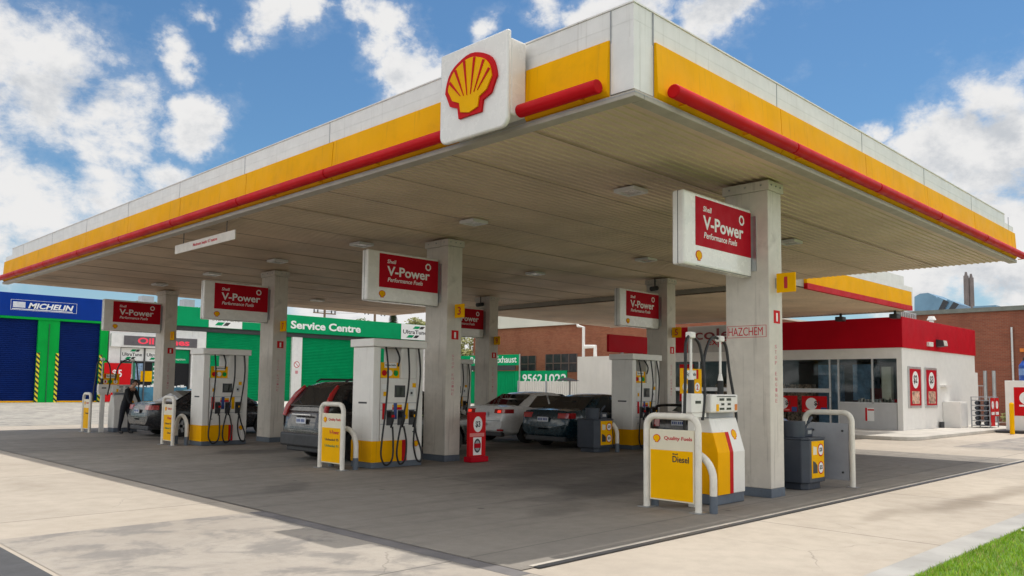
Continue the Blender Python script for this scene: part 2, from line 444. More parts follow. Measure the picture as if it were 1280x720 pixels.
def tag(o, label=None, cat=None, group=None, kind=None):
    for k, v in (('label', label), ('category', cat), ('group', group), ('kind', kind)):
        if v: o[k] = v
    return o


def thing(name, label, cat, loc=(0, 0, 0), group=None):
    o = bpy.data.objects.new(name, None); col.objects.link(o); o.location = loc; o.empty_display_size = .2
    return tag(o, label, cat, group)


def copy_tree(o, loc=None, label=None, parent=None):
    c = o.copy(); col.objects.link(c)
    if parent is not None: c.parent = parent
    if loc is not None: c.location = loc
    if label: c['label'] = label
    for ch in list(o.children): copy_tree(ch, None, None, c)
    return c


def box(name, m, parent, *a, bevel=0.): return MB().box(*a).build(name, m, parent, bevel)


def text(s, o, xd, ud, w, h, m, parent, name='lettering', bold=.0, shear=0., ext=.003, fit=True, spacing=1.0):
    """lettering whose lower-left corner is o; xd is the reading direction, ud is up; fitted to w x h metres"""
    cu = bpy.data.curves.new(name, 'FONT'); cu.body = s; cu.size = 1; cu.offset = bold; cu.shear = shear; cu.extrude = .5; cu.resolution_u = 3
    cu.space_character = spacing
    ob = bpy.data.objects.new('tmp_text', cu); col.objects.link(ob)
    bpy.context.view_layer.update()
    me = bpy.data.meshes.new_from_object(ob.evaluated_get(bpy.context.evaluated_depsgraph_get()))
    bpy.data.objects.remove(ob); bpy.data.curves.remove(cu)
    xs = [v.co.x for v in me.vertices]; ys = [v.co.y for v in me.vertices]
    x0, x1, y0, y1 = min(xs), max(xs), min(ys), max(ys)
    o = Vector(o); X = Vector(xd).normalized(); U = Vector(ud).normalized(); N = X.cross(U)
    off = Vector((0, 0, 0)); p = parent
    while p is not None: off += p.location; p = p.parent
    sy = h / (y1 - y0); sx = w / (x1 - x0) if w else sy
    for v in me.vertices:
        q = o + X * ((v.co.x - x0) * sx) + U * ((v.co.y - y0) * sy) + N * ((v.co.z + .5) * ext) - off
        v.co = q
    me.name = name; me.materials.clear(); me.materials.append(m)
    ob = bpy.data.objects.new(name, me); col.objects.link(ob); ob.parent = parent
    return ob


def disc(name, c, xd, ud, r, m, parent, depth=.004, ry=None, n=24, shape=None):
    X = Vector(xd).normalized(); U = Vector(ud).normalized(); N = X.cross(U); c = Vector(c)
    pts = [c + X * (r * math.cos(2 * math.pi * i / n)) + U * ((ry or r) * math.sin(2 * math.pi * i / n)) for i in range(n)]
    return MB().prism(pts, N * depth).build(name, m, parent)


def panel(name, o, xd, ud, w, h, m, parent, depth=.004, bevel=0.):
    X = Vector(xd).normalized(); U = Vector(ud).normalized(); N = X.cross(U); o = Vector(o)
    return MB().prism([o, o + X * w, o + X * w + U * h, o + U * h], N * depth).build(name, m, parent, bevel)


# scallop emblem, unit width about 1, centred
def pecten_outline(k=1.0):
    pts = [(-.22, -.47), (.22, -.47), (.245, -.30), (.40, -.235), (.475, -.06)]
    for i in range(0, 19):
        a = R(-2 + i * (184 / 18)); r = .5 * (1 + .012 * math.cos(7 * (a - math.pi / 2)))
        pts.append((r * math.cos(a), .0 + r * .93 * math.sin(a)))
    pts += [(-.475, -.06), (-.40, -.235), (-.245, -.30)]
    return [(x * k, y * k) for x, y in pts]


def pecten(c, xd, ud, w, h, parent, depth=.01, rays=True):
    X = Vector(xd).normalized(); U = Vector(ud).normalized(); N = X.cross(U); c = Vector(c)
    P = lambda x, y, d: c + X * (x * w) + U * (y * h) + N * d
    em = MB().prism([P(x, y, 0) for x, y in pecten_outline()], N * depth).build('emblem', REDB, parent)
    inner = []
    ins = [(-.165, -.385), (0, -.43), (.165, -.385), (.19, -.24), (.33, -.17), (.40, -.04)]
    for i in range(0, 43):
        a = R(0 + i * (180 / 42)); r = .415 * (1 + .022 * abs(math.cos(3.5 * (a - math.pi / 2))))
        ins.append((r * math.cos(a), r * .93 * math.sin(a)))
    ins += [(-.40, -.04), (-.33, -.17), (-.19, -.24)]
    MB().prism([P(x, y, depth) for x, y in ins], N * depth * .6).build('emblem_face', YSIGN, em)
    if rays:
        b = MB()
        for i in range(6):
            k = i - 2.5
            s0 = (k * .066, -.17 + .012 * abs(k)); th = R(90 - k * 28.5)
            e = (.405 * math.cos(th), .385 * math.sin(th))
            dx, dy = e[0] - s0[0], e[1] - s0[1]; L = math.hypot(dx, dy); px, py = -dy / L, dx / L
            w0, w1 = .004, .021
            b.prism([P(s0[0] - px * w0, s0[1] - py * w0, depth * 1.6), P(e[0] - px * w1, e[1] - py * w1, depth * 1.6), P(e[0] + px * w1, e[1] + py * w1, depth * 1.6),
                     P(s0[0] + px * w0, s0[1] + py * w0, depth * 1.6)], N * depth * .3)
        b.build('emblem_rays', REDB, em)
    return em


XP = (1, 0, 0); XN = (-1, 0, 0); YN = (0, -1, 0); YP = (0, 1, 0); ZP = (0, 0, 1)   # facing -Y: read +X ; facing -X: read -Y

# ------------------------------------------------------------------ ground
APRON = ground_mat('pale_concrete', (.415, .36, .295), (.49, .43, .355), 'apron')
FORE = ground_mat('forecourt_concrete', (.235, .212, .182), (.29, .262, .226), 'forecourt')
STAIN = ground_mat('stained_concrete', (.345, .305, .26), (.40, .36, .31), 'stained')
ASPH = ground_mat('asphalt', (.062, .062, .066), (.085, .085, .088), 'asphalt')
WORN = ground_mat('worn_concrete', (.33, .31, .27), (.44, .40, .34), 'stained')


def sheet(name, m, x0, x1, y0, y1, z, label=None):
    b = MB(); b.quad((x0, y0, z), (x1, y0, z), (x1, y1, z), (x0, y1, z))
    return tag(b.build(name, m), kind='structure')


sheet('ground', ASPH, -1500, 1500, -1500, 1500, -.004)
sheet('apron', APRON, -4.95, 75, -60, 110, 0)
sheet('road', ASPH, -14, -4.95, -400, 400, .004)
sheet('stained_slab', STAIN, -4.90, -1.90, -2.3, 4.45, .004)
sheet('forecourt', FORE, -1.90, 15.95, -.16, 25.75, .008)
sheet('service_yard', WORN, -4.9, 60, 28.6, 66, .004)
sheet('rear_yard', ground_mat('greyer_concrete', (.33, .29, .25), (.38, .34, .29), 'stained'), 19.5, 30, .2, 2.6, .004)
sheet('drain_edge', mat('drain_concrete', (.48, .44, .38), .8, var=.2, vscale=2, dirt=.5, dscale=1.5, dcol=(.13, .12, .1)), -1.72, 15.7, -.14, -.085, .013)
sheet('edge_shade', mat('painted_edge_shade', (.16, .15, .15), .85, var=.2, vscale=2, dirt=.3), -2.1, -1.905, -.3, 4.44, .006)  # dark strip painted in for the canopy shadow's darker band at the slab edge
sheet('drain_slot', DARK, -1.72, 15.7, -.225, -.142, .012)
b = MB(); b.box(-6, 40, -2.72, -2.42, -.2, .06); tag(b.build('kerb', KERB, None, .02), kind='structure')
b = MB(); b.box(-6, 40, -30, -2.72, -.2, .045)
SOIL = mat('soil', (.10, .19, .015), .9, var=.3, vscale=6)
tag(b.build('lawn', SOIL), kind='structure')
b = MB()
for i in range(30000):
    x = -1.0 + 9 * (rnd.random() ** 1.1); y = -2.74 - 2.4 * rnd.random() ** 1.3; a = rnd.random() * 6.28; h = .025 + .035 * rnd.random(); w = .005
    dx, dy = math.cos(a) * w, math.sin(a) * w; lx, ly = rnd.uniform(-.03, .03), rnd.uniform(-.03, .03)
    b.add([(x - dx, y - dy, .04), (x + dx, y + dy, .04), (x + lx, y + ly, .045 + h)], [(0, 1, 2)], 3 if rnd.random() < .10 else 1 if rnd.random() < .3 else 0)
for i in range(14):
    x = .7 + 5 * rnd.random(); y = -2.8 - 1.5 * rnd.random(); b.box(x, x + .02, y, y + .02, .10, .113, 2)
G1 = mat('grass_green', (.24, .44, .012), .6, var=.3, vscale=5); G2 = mat('grass_light', (.38, .52, .03), .6, var=.3, vscale=5)
tag(b.build('grass', [G1, G2, TEXTW, mat('dry_grass', (.42, .36, .14), .7, var=.2)]), 'short bright green grass beside the pale kerb', 'grass', kind='stuff')
# shop pavement with rounded corner
pts = [(21.2, 60, 0)] + [(21.2 + .9 - .9 * math.cos(R(t)), 5.2 - .9 * math.sin(R(t)), 0) for t in range(0, 91, 15)] + [(39, 4.2, 0), (39, 60, 0)]
b = MB().prism(pts, (0, 0, .13)); tag(b.build('pavement', PAVE, None, .02), kind='structure')

# ------------------------------------------------------------------ main canopy
H = 4.9; W = 15.88; L = 25.69
cn = thing('petrol_canopy', 'large flat forecourt canopy with white, yellow and red edge bands over the pumps', 'canopy', (0, 0, H))
b = MB().corr((.12, .12, H + .03), (W - .14, 0, 0), (0, L - .24, 0), 180, (0, 0, -.017), duty=(.0, .62, .68, .94)); b.build('soffit', SOFFIT, cn)
b = MB()
for k in range(1, 16):
    y = .12 + (L - .24) * k / 16.0 + .02; b.box(.12, W - .02, y, y + .016, H - .004, H + .004)
b.build('soffit_joint', mat('joint_dark', (.40, .31, .23), .7, var=.2), cn)
box('roof_deck', PANELW, cn, .14, W - .02, .14, L - .1, H + .06, 5.72)
# white upper fascia, both faces, with the raised cap that stops short of the far ends
b = MB(); ov = .05
b.box(-.0, .12, 0, L, 5.56, 5.76); b.box(.0, .10, .0, L - .75, 5.762, 5.955); b.box(-.012, .13, -.012, L - .75, 5.957, 5.975)
b.box(.1225, W, 0, .12, 5.56, 5.76); b.box(.1025, W - .75, 0, .10, 5.762, 5.955); b.box(.1325, W - .75, -.012, .13, 5.957, 5.975)
b.box(-.012, .10, -.012, .31, 4.96, 5.558); b.box(.1025, .36, -.012, .1, 4.96, 5.558)
b.build('white_fascia', PANELW, cn)
b = MB()
for k in range(1, 9): b.box(-.004, .01, .3 + k * 2.92, .3 + k * 2.92 + .014, 5.57, 5.95)
for k in range(1, 6): b.box(.36 + k * 3.02, .36 + k * 3.02 + .014, -.004, .01, 5.57, 5.95)
b.box(-.016, .0, .312, .318, 4.94, 5.95); b.box(.362, .368, -.016, .0, 4.94, 5.95); b.build('fascia_joint', GREYP, cn)
# yellow bands: slightly raked boards
def yband(axis, a0, a1):
    prof = [(-.03, 4.935), (-.075, 4.99), (-.045, 5.59), (.0, 5.6), (.0, 4.935)]
    b = MB()
    if axis == 'Y': b.prism([(p, a0, z) for p, z in prof], (0, a1 - a0, 0))
    else: b.prism([(a0, p, z) for p, z in prof], (a1 - a0, 0, 0))
    return b
yb = []
ys = [.32, 1.60]
ysegs = [(.32, 1.62), (2.9, 5.95)] + [(5.965 + i * 2.93, 5.965 + (i + 1) * 2.93 - .015) for i in range(6)] + [(5.965 + 6 * 2.93, L - .03)]
for a0, a1 in ysegs: yband('Y', a0, a1).build('yellow_band', YELLOW, cn)
xsegs = [(.37, 3.40)] + [(3.415 + i * 3.02, 3.415 + (i + 1) * 3.02 - .015) for i in range(4)] + [(3.415 + 4 * 3.02, W - .02)]
for a0, a1 in xsegs: yband('X', a0, a1).build('yellow_band', YELLOW, cn)
MB().box(-.02, .09, 1.63, 2.89, 4.935, 5.555).build('sign_backing', PANELW, cn)
# red light tubes on brackets
def tube_seg(axis, a0, a1):
    b = MB(); r = .082; c = (-.175, 5.03); n = 16
    ring = [(c[0] + r * 1.05 * math.cos(2 * math.pi * i / n), c[1] + r * math.sin(2 * math.pi * i / n)) for i in range(n)]
    if axis == 'Y': b.prism([(p, a0, z) for p, z in ring], (0, a1 - a0, 0))
    else: b.prism([(a0, p, z) for p, z in ring], (a1 - a0, 0, 0))
    o = b.build('red_tube', RED, cn, .012, smooth=True)
    q = a0 + .3
    while q < a1:
        if axis == 'Y': MB().box(-.17, -.05, q, q + .03, 4.952, 4.97).build('bracket', YELLOW, o)
        else: MB().box(q, q + .03, -.17, -.05, 4.952, 4.97).build('bracket', YELLOW, o)
        q += 1.5
for a0, a1 in [(.36, 1.60), (2.86, 5.9)] + [(5.925 + i * 2.95, 5.925 + (i + 1) * 2.95 - .025) for i in range(6)] + [(5.925 + 6 * 2.95, L + .2)]: tube_seg('Y', a0, a1)
for a0, a1 in [(.52, 3.5)] + [(3.525 + i * 3.05, 3.525 + (i + 1) * 3.05 - .025) for i in range(4)] + [(3.525 + 4 * 3.05, W + .16)]: tube_seg('X', a0, a1)
# bottom trim channel
b = MB(); b.box(-.06, .12, -.06, L, 4.85, 4.925); b.box(.1225, W, -.06, .12, 4.85, 4.925); b.build('bottom_trim', TRIM, cn, .008)
b = MB(); b.box(-.063, -.0601, -.063, L, 4.895, 4.903); b.box(-.06, W, -.063, -.0601, 4.895, 4.903); b.build('trim_groove', GREYP, cn)
b = MB(); b.box(.14, W, L - .098, L, 4.93, 5.76); b.box(W - .018, W + .03, .122, L - .1, 4.935, 5.76); b.build('rear_fascia', PANELW, cn)

# square emblem sign on the canopy edge
sg = thing('emblem_sign', 'square white box sign with a yellow and red scallop emblem on the canopy edge', 'sign', (0, 2.23, 4.8))
prof = [(-.36, 6.03)] + [(-.26 - .10 * math.cos(R(t)), 4.90 - .10 * math.sin(R(t))) for t in range(0, 91, 15)] + [(-.05, 4.80), (-.05, 6.03)]
PL = mat('glossy_white_sign', (.80, .775, .73), .25, var=.03, coat=.3)
# face plate with rounded lower corners
yc, hw = 2.225, .635; rr = .12
pts = [(-.40, yc - hw, 6.02), (-.40, yc - hw, 4.8 + rr)] + [(-.40, yc - hw + rr - rr * math.cos(R(t)), 4.8 + rr - rr * math.sin(R(t))) for t in range(15, 90, 15)] + [(-.40, yc - hw + rr, 4.8), (-.40, yc + hw - rr, 4.8)] + \
      [(-.40, yc + hw - rr + rr * math.sin(R(t)), 4.8 + rr - rr * math.cos(R(t))) for t in range(15, 90, 15)] + [(-.40, yc + hw, 4.8 + rr), (-.40, yc + hw, 6.02)]
MB().prism(pts, (.07, 0, 0)).build('face_plate', PL, sg, .025, smooth=True, seg=3)
MB().box(-.328, -.062, yc - hw + .012, yc + hw - .012, 4.965, 5.93).build('sign_case', PL, sg, .02)
pecten((-.402, 2.235, 5.47), YN, ZP, .97, .86, sg, .03)

# columns -------------------------------------------------------------
def make_column(x, y, label):
    t = thing('canopy_column', label, 'column', (x, y, 0), 'columns holding up the canopy')
    w, d = .43, .74
    MB().box(x, x + w, y, y + d, .141, 4.72).build('shaft', CONC_COL, t, .012)
    MB().box(x - .006, x + w + .006, y - .006, y + d + .006, .008, .14).build('skirting', SKIRT, t, .006)
    b = MB().box(x - .03, x + w + .03, y - .03, y + d + .03, 4.722, 4.868)
    b.build('head_plate', CONC_COL, t, .006)
    b = MB()
    for i in (.05, .2, .34): b.cyl((x + i, y - .03, 4.80), (x + i, y - .045, 4.80), .014, n=6)
    for i in (.1, .37, .64): b.cyl((x - .03, y + i, 4.80), (x - .045, y + i, 4.80), .014, n=6)
    b.build('bolts', STEEL, t)
    st = panel('fire_sticker', (x + .14, y - .0, 2.66), XP, ZP, .20, .2, REDB, t, .004)
    panel('sticker_mark', (x + .215, y - .004, 2.69), XP, ZP, .05, .13, TEXTW, st, .002)
    word = 'STOP ENGINE'
    for i, ch in enumerate(word):
        if ch != ' ': text(ch, (x + .165, y, 2.27 - i * .083), XP, ZP, .06, .055, FADED, t, 'lettering', ext=.003)
    return t
c0 = make_column(4.36, .65, 'grey white column beside the diesel pump, lettered HAZCHEM in red')
GX = {'A': (4.36, .65), 'B': (4.36, 8.18), 'C': (4.36, 15.70), 'D': (4.36, 23.23), 'E': (12.83, 8.18), 'F': (12.83, 15.70)}
clabels = {'B': 'grey white column between the tall silver SUV bay pump and the red price stand', 'C': 'grey white column just left of the parked silver SUV',
           'D': 'grey white column behind the dark grey sedan, farthest along the canopy edge', 'E': 'grey white column behind the tall pump that has a red panel on top',
           'F': 'grey white column behind the white sedan, carrying the number 9'}
for k in 'BCDEF':
    copy_tree(c0, (*GX[k], 0), clabels[k])
for ch in [text('HAZCHEM', (4.36, 1.345, 2.47), YN, ZP, .585, .13, TEXTR, c0, 'hazard_lettering', bold=.0)]: pass
b = MB()
for a in ((.70, 1.37, 2.44, 2.447), (.70, 1.37, 2.62, 2.627)): b.box(4.357, 4.36, *a)
for y in (.70, 1.363): b.box(4.357, 4.36, y, y + .007, 2.447, 2.62)
b.build('hazard_border', TEXTR, c0)

# projecting product signs --------------------------------------------
def make_vsign(cx, cy, label):
    x0, x1, y0, y1, z0, z1 = cx - 1.93, cx - .02, cy + .27, cy + .47, 3.37, 4.43
    t = thing('fuel_sign', label, 'sign', (cx, cy, z0), 'white and red fuel signs on the columns')
    MB().box(x0, x1, y0, y1, z0, z1).build('sign_box', PL, t, .035, seg=3)
    b = MB(); b.box(x0 - .002, x0 + .02, cy + .365, cy + .375, z0 + .01, z1 - .01); b.box(x0 + .3, x1 - .03, y0 - .003, y0, z0 + .004, z0 + .012); b.build('seam', DARK, t)
    w = x1 - x0; h = z1 - z0
    f = y0
    panel('red_panel', (x0 + .155 * w, f, z0 + .285 * h), XP, ZP, .83 * w, .665 * h, REDS, t, .004)
    f -= .004
    text('Shell', (x0 + .26 * w, f, z0 + .77 * h), XP, ZP, .12 * w, .075 * h, TEXTW, t, shear=.15, bold=.012)
    text('V-Power', (x0 + .26 * w, f, z0 + .525 * h), XP, ZP, .60 * w, .19 * h, TEXTW, t, bold=.022)
    text('Performance Fuels', (x0 + .27 * w, f, z0 + .405 * h), XP, ZP, .49 * w, .085 * h, TEXTW, t, shear=.2, bold=.012)
    b = MB(); cxx, czz = x0 + .835 * w, z0 + .80 * h
    for i in range(8):
        a0, a1 = R(22.5 + 45 * i), R(67.5 + 45 * i); r0, r1 = .052, .082
        b.prism([(cxx + r0 * math.cos(a0), f, czz + r0 * math.sin(a0)), (cxx + r1 * math.cos(a0), f, czz + r1 * math.sin(a0)), (cxx + r1 * math.cos(a1), f, czz + r1 * math.sin(a1)), (cxx + r0 * math.cos(a1), f, czz + r0 * math.sin(a1))], (0, -.003, 0))
    b.build('ring_mark', TEXTW, t)
    pecten((x0 + .2 * w, y0, z0 + .15 * h), XP, ZP, .17, .16, t, .005, rays=False)
    b = MB(); b.box(cx - .02, cx, cy + .2, cy + .54, z0 + .1, z1 - .1); b.build('mounting_plate', STEEL, t)
    return t
slab = {'A': 'fuel sign on the column beside the diesel pump, nearest and largest', 'B': 'fuel sign on the column by the tall pump with three nozzles in front',
        'C': 'fuel sign on the column left of the silver SUV', 'D': 'fuel sign in front of the red lit display, above the dark grey sedan',
        'E': 'fuel sign above the bright red panel on top of a tall pump', 'F': 'fuel sign half hidden behind the yellow number 3 plate'}
s0 = make_vsign(*GX['A'], slab['A'])
for k in 'BCDEF':
    copy_tree(s0, (*GX[k], 3.37), slab[k])

def number_plate(cx, cy, num):
    t = thing('number_plate', f'small yellow plate with a red number {num} sticking out from a column', 'number plate', (cx + .2, cy, 3.15), 'yellow pump number plates')
    MB().box(cx + .2, cx + .225, cy - .33, cy - .02, 3.13, 3.43).build('plate', YSIGN, t, .006)
    ww = .055 if num == '1' else .11
    text(num, (cx + .2, cy - .175 + ww / 2, 3.19), YN, ZP, ww, .18, TEXTR, t, 'numeral', bold=.02)
    MB().box(cx + .205, cx + .22, cy - .02, cy, 3.2, 3.36).build('bracket', STEEL, t)
for k, n in zip('ABCDEF', '137' + '2' + '59'): number_plate(*GX[k], n if k != 'D' else '11')

# recessed lights -------------------------------------------------------
lights = []
for i, x in enumerate((3.52, 9.6)):
    for j in range(7):
        y = (2.63 if i == 0 else 2.83) + 3.85 * j * .99
        if y > 25: continue
        if not lights:
            t = thing('ceiling_light', 'square recessed light under the canopy, off', 'ceiling light', (x, y, 4.87), 'square lights in the canopy ceiling')
            b = MB(); s_ = .2
            b.box(x - s_, x + s_, y - s_, y - s_ + .05, 4.835, 4.895); b.box(x - s_, x + s_, y + s_ - .05, y + s_, 4.835, 4.895)
            b.box(x - s_, x - s_ + .05, y - s_ + .05, y + s_ - .05, 4.835, 4.895); b.box(x + s_ - .05, x + s_, y - s_ + .05, y + s_ - .05, 4.835, 4.895)
            b.build('frame', WHITE, t)
            MB().box(x - s_ + .051, x + s_ - .051, y - s_ + .051, y + s_ - .051, 4.85, 4.89).build('diffuser', LAMPG, t)
            lights.append(t)
        else: lights.append(copy_tree(lights[0], (x, y, 4.87)))
for k, t in enumerate(lights):
    i, j = divmod(k, 6) if len(lights) == 12 else (k // 7, k % 7)
ords = ['first', 'second', 'third', 'fourth', 'fifth', 'sixth', 'seventh']
cnt = {}
for t in lights:
    row = 'row along the emblem side' if t.location.x < 6 else 'row deeper under the canopy'
    n = cnt.get(row, 0); cnt[row] = n + 1
    t['label'] = f'square recessed ceiling light, {ords[n]} from the camera in the {row}'

# hanging height sign
t = thing('height_sign', 'long narrow white clearance sign hanging below the canopy edge', 'sign', (.12, 11.0, 4.45))
MB().box(.10, .125, 9.58, 12.36, 4.44, 4.63).build('board', mat('weathered_white', (.62, .57, .50), .5, var=.1, dirt=.3, dcol=(.35, .25, .18)), t, .006)
text('Maximum height 4.7 metres', (.10, 11.45, 4.49), YN, ZP, 1.12, .085, TEXTR, t, bold=.02)
for y in (9.95, 11.95): MB().cyl((.113, y, 4.63), (.113, y, 4.9), .008, n=6).build('hanger', DARK, t)

# cctv cameras on two columns
for cx, cy, lb in ((12.83, 8.18, 'small dark camera under the canopy at the column with number 5'), (12.83, 15.70, 'small dark camera under the canopy at the column behind the white sedan')):
    t = thing('security_camera', lb, 'camera', (cx - .1, cy + .3, 4.5), 'security cameras under the canopy')
    MB().cyl((cx - .12, cy + .35, 4.87), (cx - .12, cy + .35, 4.6), .02).build('stem', DARK, t)
    MB().cyl((cx - .3, cy + .35, 4.55), (cx - .02, cy + .35, 4.6), .07).build('housing', DARK, t, smooth=True)


# ------------------------------------------------------------------ tall pumps
def hose(pts, r=.017): return MB().tube(pts, r, n=7, smooth=6)


def make_pump(ox, oy, label):
    t = thing('fuel_pump', label, 'fuel pump', (ox, oy, 0), 'tall white pumps with hanging hoses')
    w, d = 1.25, .70
    x = lambda v: ox + v
    y = lambda v: oy + v
    MB().box(x(.0), x(w), y(0), y(d), .012, .12).build('plinth', SKIRT, t, .008)
    b = MB(); b.box(x(.0), x(.17), y(0), y(d), .121, 2.40); b.build('end_pylon', PUMPW, t, .012)
    b = MB(); b.box(x(w - .13), x(w), y(0), y(d), .121, 2.40); b.build('end_post', PUMPW, t, .012)
    MB().box(x(-.05), x(w + .06), y(-.05), y(d + .05), 2.402, 2.56).build('cap', PUMPW, t, .015)
    MB().box(x(.202), x(w - .132), y(.03), y(d - .03), .121, 1.78).build('cabinet', PUMPW, t, .008)
    MB().box(x(.72), x(w - .132), y(.05), y(d - .05), 1.782, 2.40).build('hose_housing', PUMPW, t, .008)
    # yellow lower band
    b = MB(); b.box(x(-.004), x(.735), y(-.004), y(.03), .125, .54); b.box(x(-.004), x(.03), y(.031), y(d + .004), .125, .54)
    b.build('yellow_band', YELLOW, t)
    b = MB(); b.box(x(.737), x(.86), y(-.004), y(.03), .125, .54); b.build('red_stripe', RED, t)
    pecten((x(1.10), oy, .46), XP, ZP, .14, .13, t, .004, rays=False)
    panel('maker_badge', (x(-.0), y(.48), 1.27), YN, ZP, .28, .035, DARK, t, .004)
    # seams, display and keypad
    f = oy + .03
    b = MB()
    for z in (.86, 1.28, 1.14): b.box(x(.21), x(w - .14), f - .003, f, z, z + .012)
    b.build('seam', GREYP, t)
    panel('display', (x(.55), f, 1.40), XP, ZP, .26, .24, DARK, t, .01)
    panel('price_screen', (x(.585), f - .01, 1.43), XP, ZP, .19, .17, SCREEN, t, .003)
    panel('keypad', (x(.93), f, 1.42), XP, ZP, .1, .14, ALU, t, .008)
    panel('card_slot', (x(.95), f - .008, 1.46), XP, ZP, .05, .05, DARK, t, .004)
    panel('side_label', (x(.27), f, 1.42), XP, ZP, .07, .09, YSIGN, t, .004)
    panel('sticker', (x(.24), f, 1.56), XP, ZP, .16, .1, TEXTW, t, .003); panel('sticker', (x(1.0), f, 1.60), XP, ZP, .09, .09, YSIGN, t, .003); panel('sticker', (x(.9), f, 1.17), XP, ZP, .16, .06, TEXTW, t, .003)
    panel('hatch', (x(.26), f, .60), XP, ZP, .80, .2, PUMPW, t, .006)
    for sx in (.28, 1.03): MB().cyl((x(sx), f - .006, .70), (x(sx), f - .012, .70), .014, n=8).build('lock', DARK, t)
    l_ = panel('grade_label', (x(.50), f, 1.15), XP, ZP, .24, .05, REDB, t, .004); panel('label_stripe', (x(.50), f, 1.20), XP, ZP, .24, .05, YSIGN, l_, .004)
    # hanging price card in the opening
    cd = panel('price_card', (x(.24), y(.1), 1.785), XP, ZP, .47, .31, YSIGN, t, .006)
    panel('card_header', (x(.33), y(.094), 1.99), XP, ZP, .30, .10, TEXTW, cd, .003)
    text('Specials', (x(.35), y(.091), 2.015), XP, ZP, .26, .05, TEXTK, cd, ext=.002, bold=.02)
    for i, (mm, xx) in enumerate(((REDB, .28), (TEXTW, .42), (GREENL, .57))):
        disc('card_spot', (x(xx + .05), y(.094), 1.885), XP, ZP, .06, mm, cd, .003, n=14)
    for i, xx in enumerate((.38, .56)):
        text('%d' % (6 - i), (x(xx), y(.090), 1.86), XP, ZP, .05, .08, TEXTK, cd, ext=.002)
    # nozzles in three bays
    for i, (xx, lm, nm) in enumerate(((.30, REDB, REDB), (.575, BINLBL, BINLBL), (.86, YSIGN, YSIGN))):
        panel('grade_strip', (x(xx - .045), f, .93 + .03), XP, ZP, .085, .32, lm, t, .005)
        bay = MB().box(x(xx + .06), x(xx + .20), f - .012, f + .001, .84, 1.14).build('nozzle_bay', DARK, t)
        nz = MB(); nz.box(x(xx + .09), x(xx + .17), f - .11, f - .012, 1.0, 1.12); nz.tube([(x(xx + .13), f - .09, 1.06), (x(xx + .13), f - .13, .96), (x(xx + .12), f - .10, .86), (x(xx + .13), f - .06, .80)], .022, n=8, smooth=4)
        nzo = nz.build('nozzle', BLACK, t, .01)
        MB().box(x(xx + .10), x(xx + .165), f - .135, f - .1105, 1.0, 1.05).build('nozzle_grip', nm, nzo, .008)
    # hoses from the cap
    hs = [[(.30, 2.4), (.29, 1.9), (.24, 1.2), (.16, .6), (.14, .25), (.26, .07), (.42, .18), (.45, .5), (.44, .82)],
          [(.54, 2.4), (.54, 2.2), (.55, 2.02)],
          [(.86, 2.4), (.82, 1.8), (.72, 1.2), (.58, .7), (.52, .3), (.60, .08), (.74, .16), (.78, .5), (.72, .82)],
          [(1.13, 2.4), (1.11, 1.9), (1.04, 1.3), (.97, .85), (.94, .45), (1.02, .16), (1.14, .1), (1.16, .3), (1.05, .6), (1.0, .82)]]
    for h in hs:
        n = len(h); P = []
        for i, (a, z) in enumerate(h):
            out = -.10 - .05 * math.sin(math.pi * min(1, i / max(1, n - 1)))
            if i == 0: out = -.02
            P.append((x(a), f + out, z))
        hose(P, .019).build('hose', BLACK, t, smooth=True)
    return t
p0 = make_pump(2.27, 7.93, 'tall white pump with a yellow base between the silver SUV and the red price stand')
copy_tree(p0, (2.27, 15.45, 0), 'tall white pump with yellow base between the dark grey sedan and the silver SUV')
copy_tree(p0, (10.5, 7.72, 0), 'tall pump under the bright red panel, beside the teal sedan')
copy_tree(p0, (10.5, 15.45, 0), 'tall pump deep under the canopy behind the red price stand, mostly hidden')
t = thing('header_panel', 'plain bright red panel standing on top of the tall pump beside the teal sedan', 'panel', (10.9, 8.1, 2.57))
MB().box(10.0, 11.75, 8.12, 8.2, 2.6, 3.07).build('board', SHOPRED, t, .01)
b = MB()
for x in (10.6, 11.5): b.box(x, x + .05, 8.13, 8.19, 2.562, 2.60)
b.build('foot', STEEL, t)

# ------------------------------------------------------------------ hoop boards and hoop guards
def hoop(pA, pB, z, r, rad, n=12):
    """inverted U rail between two foot points"""
    a = Vector(pA); b_ = Vector(pB); d = (b_ - a).normalized(); P = [a]
    k = 8
    for i in range(k + 1):
        t = math.pi / 2 * i / k; P.append(a + d * (rad - rad * math.cos(t)) + Vector((0, 0, z - rad + rad * math.sin(t))))
    for i in range(k + 1):
        t = math.pi / 2 * i / k; P.append(b_ - d * (rad - rad * math.sin(t)) + Vector((0, 0, z - rad + rad * math.cos(t))))
    P.append(b_)
    return MB().tube(P, r, n=n, smooth=0)


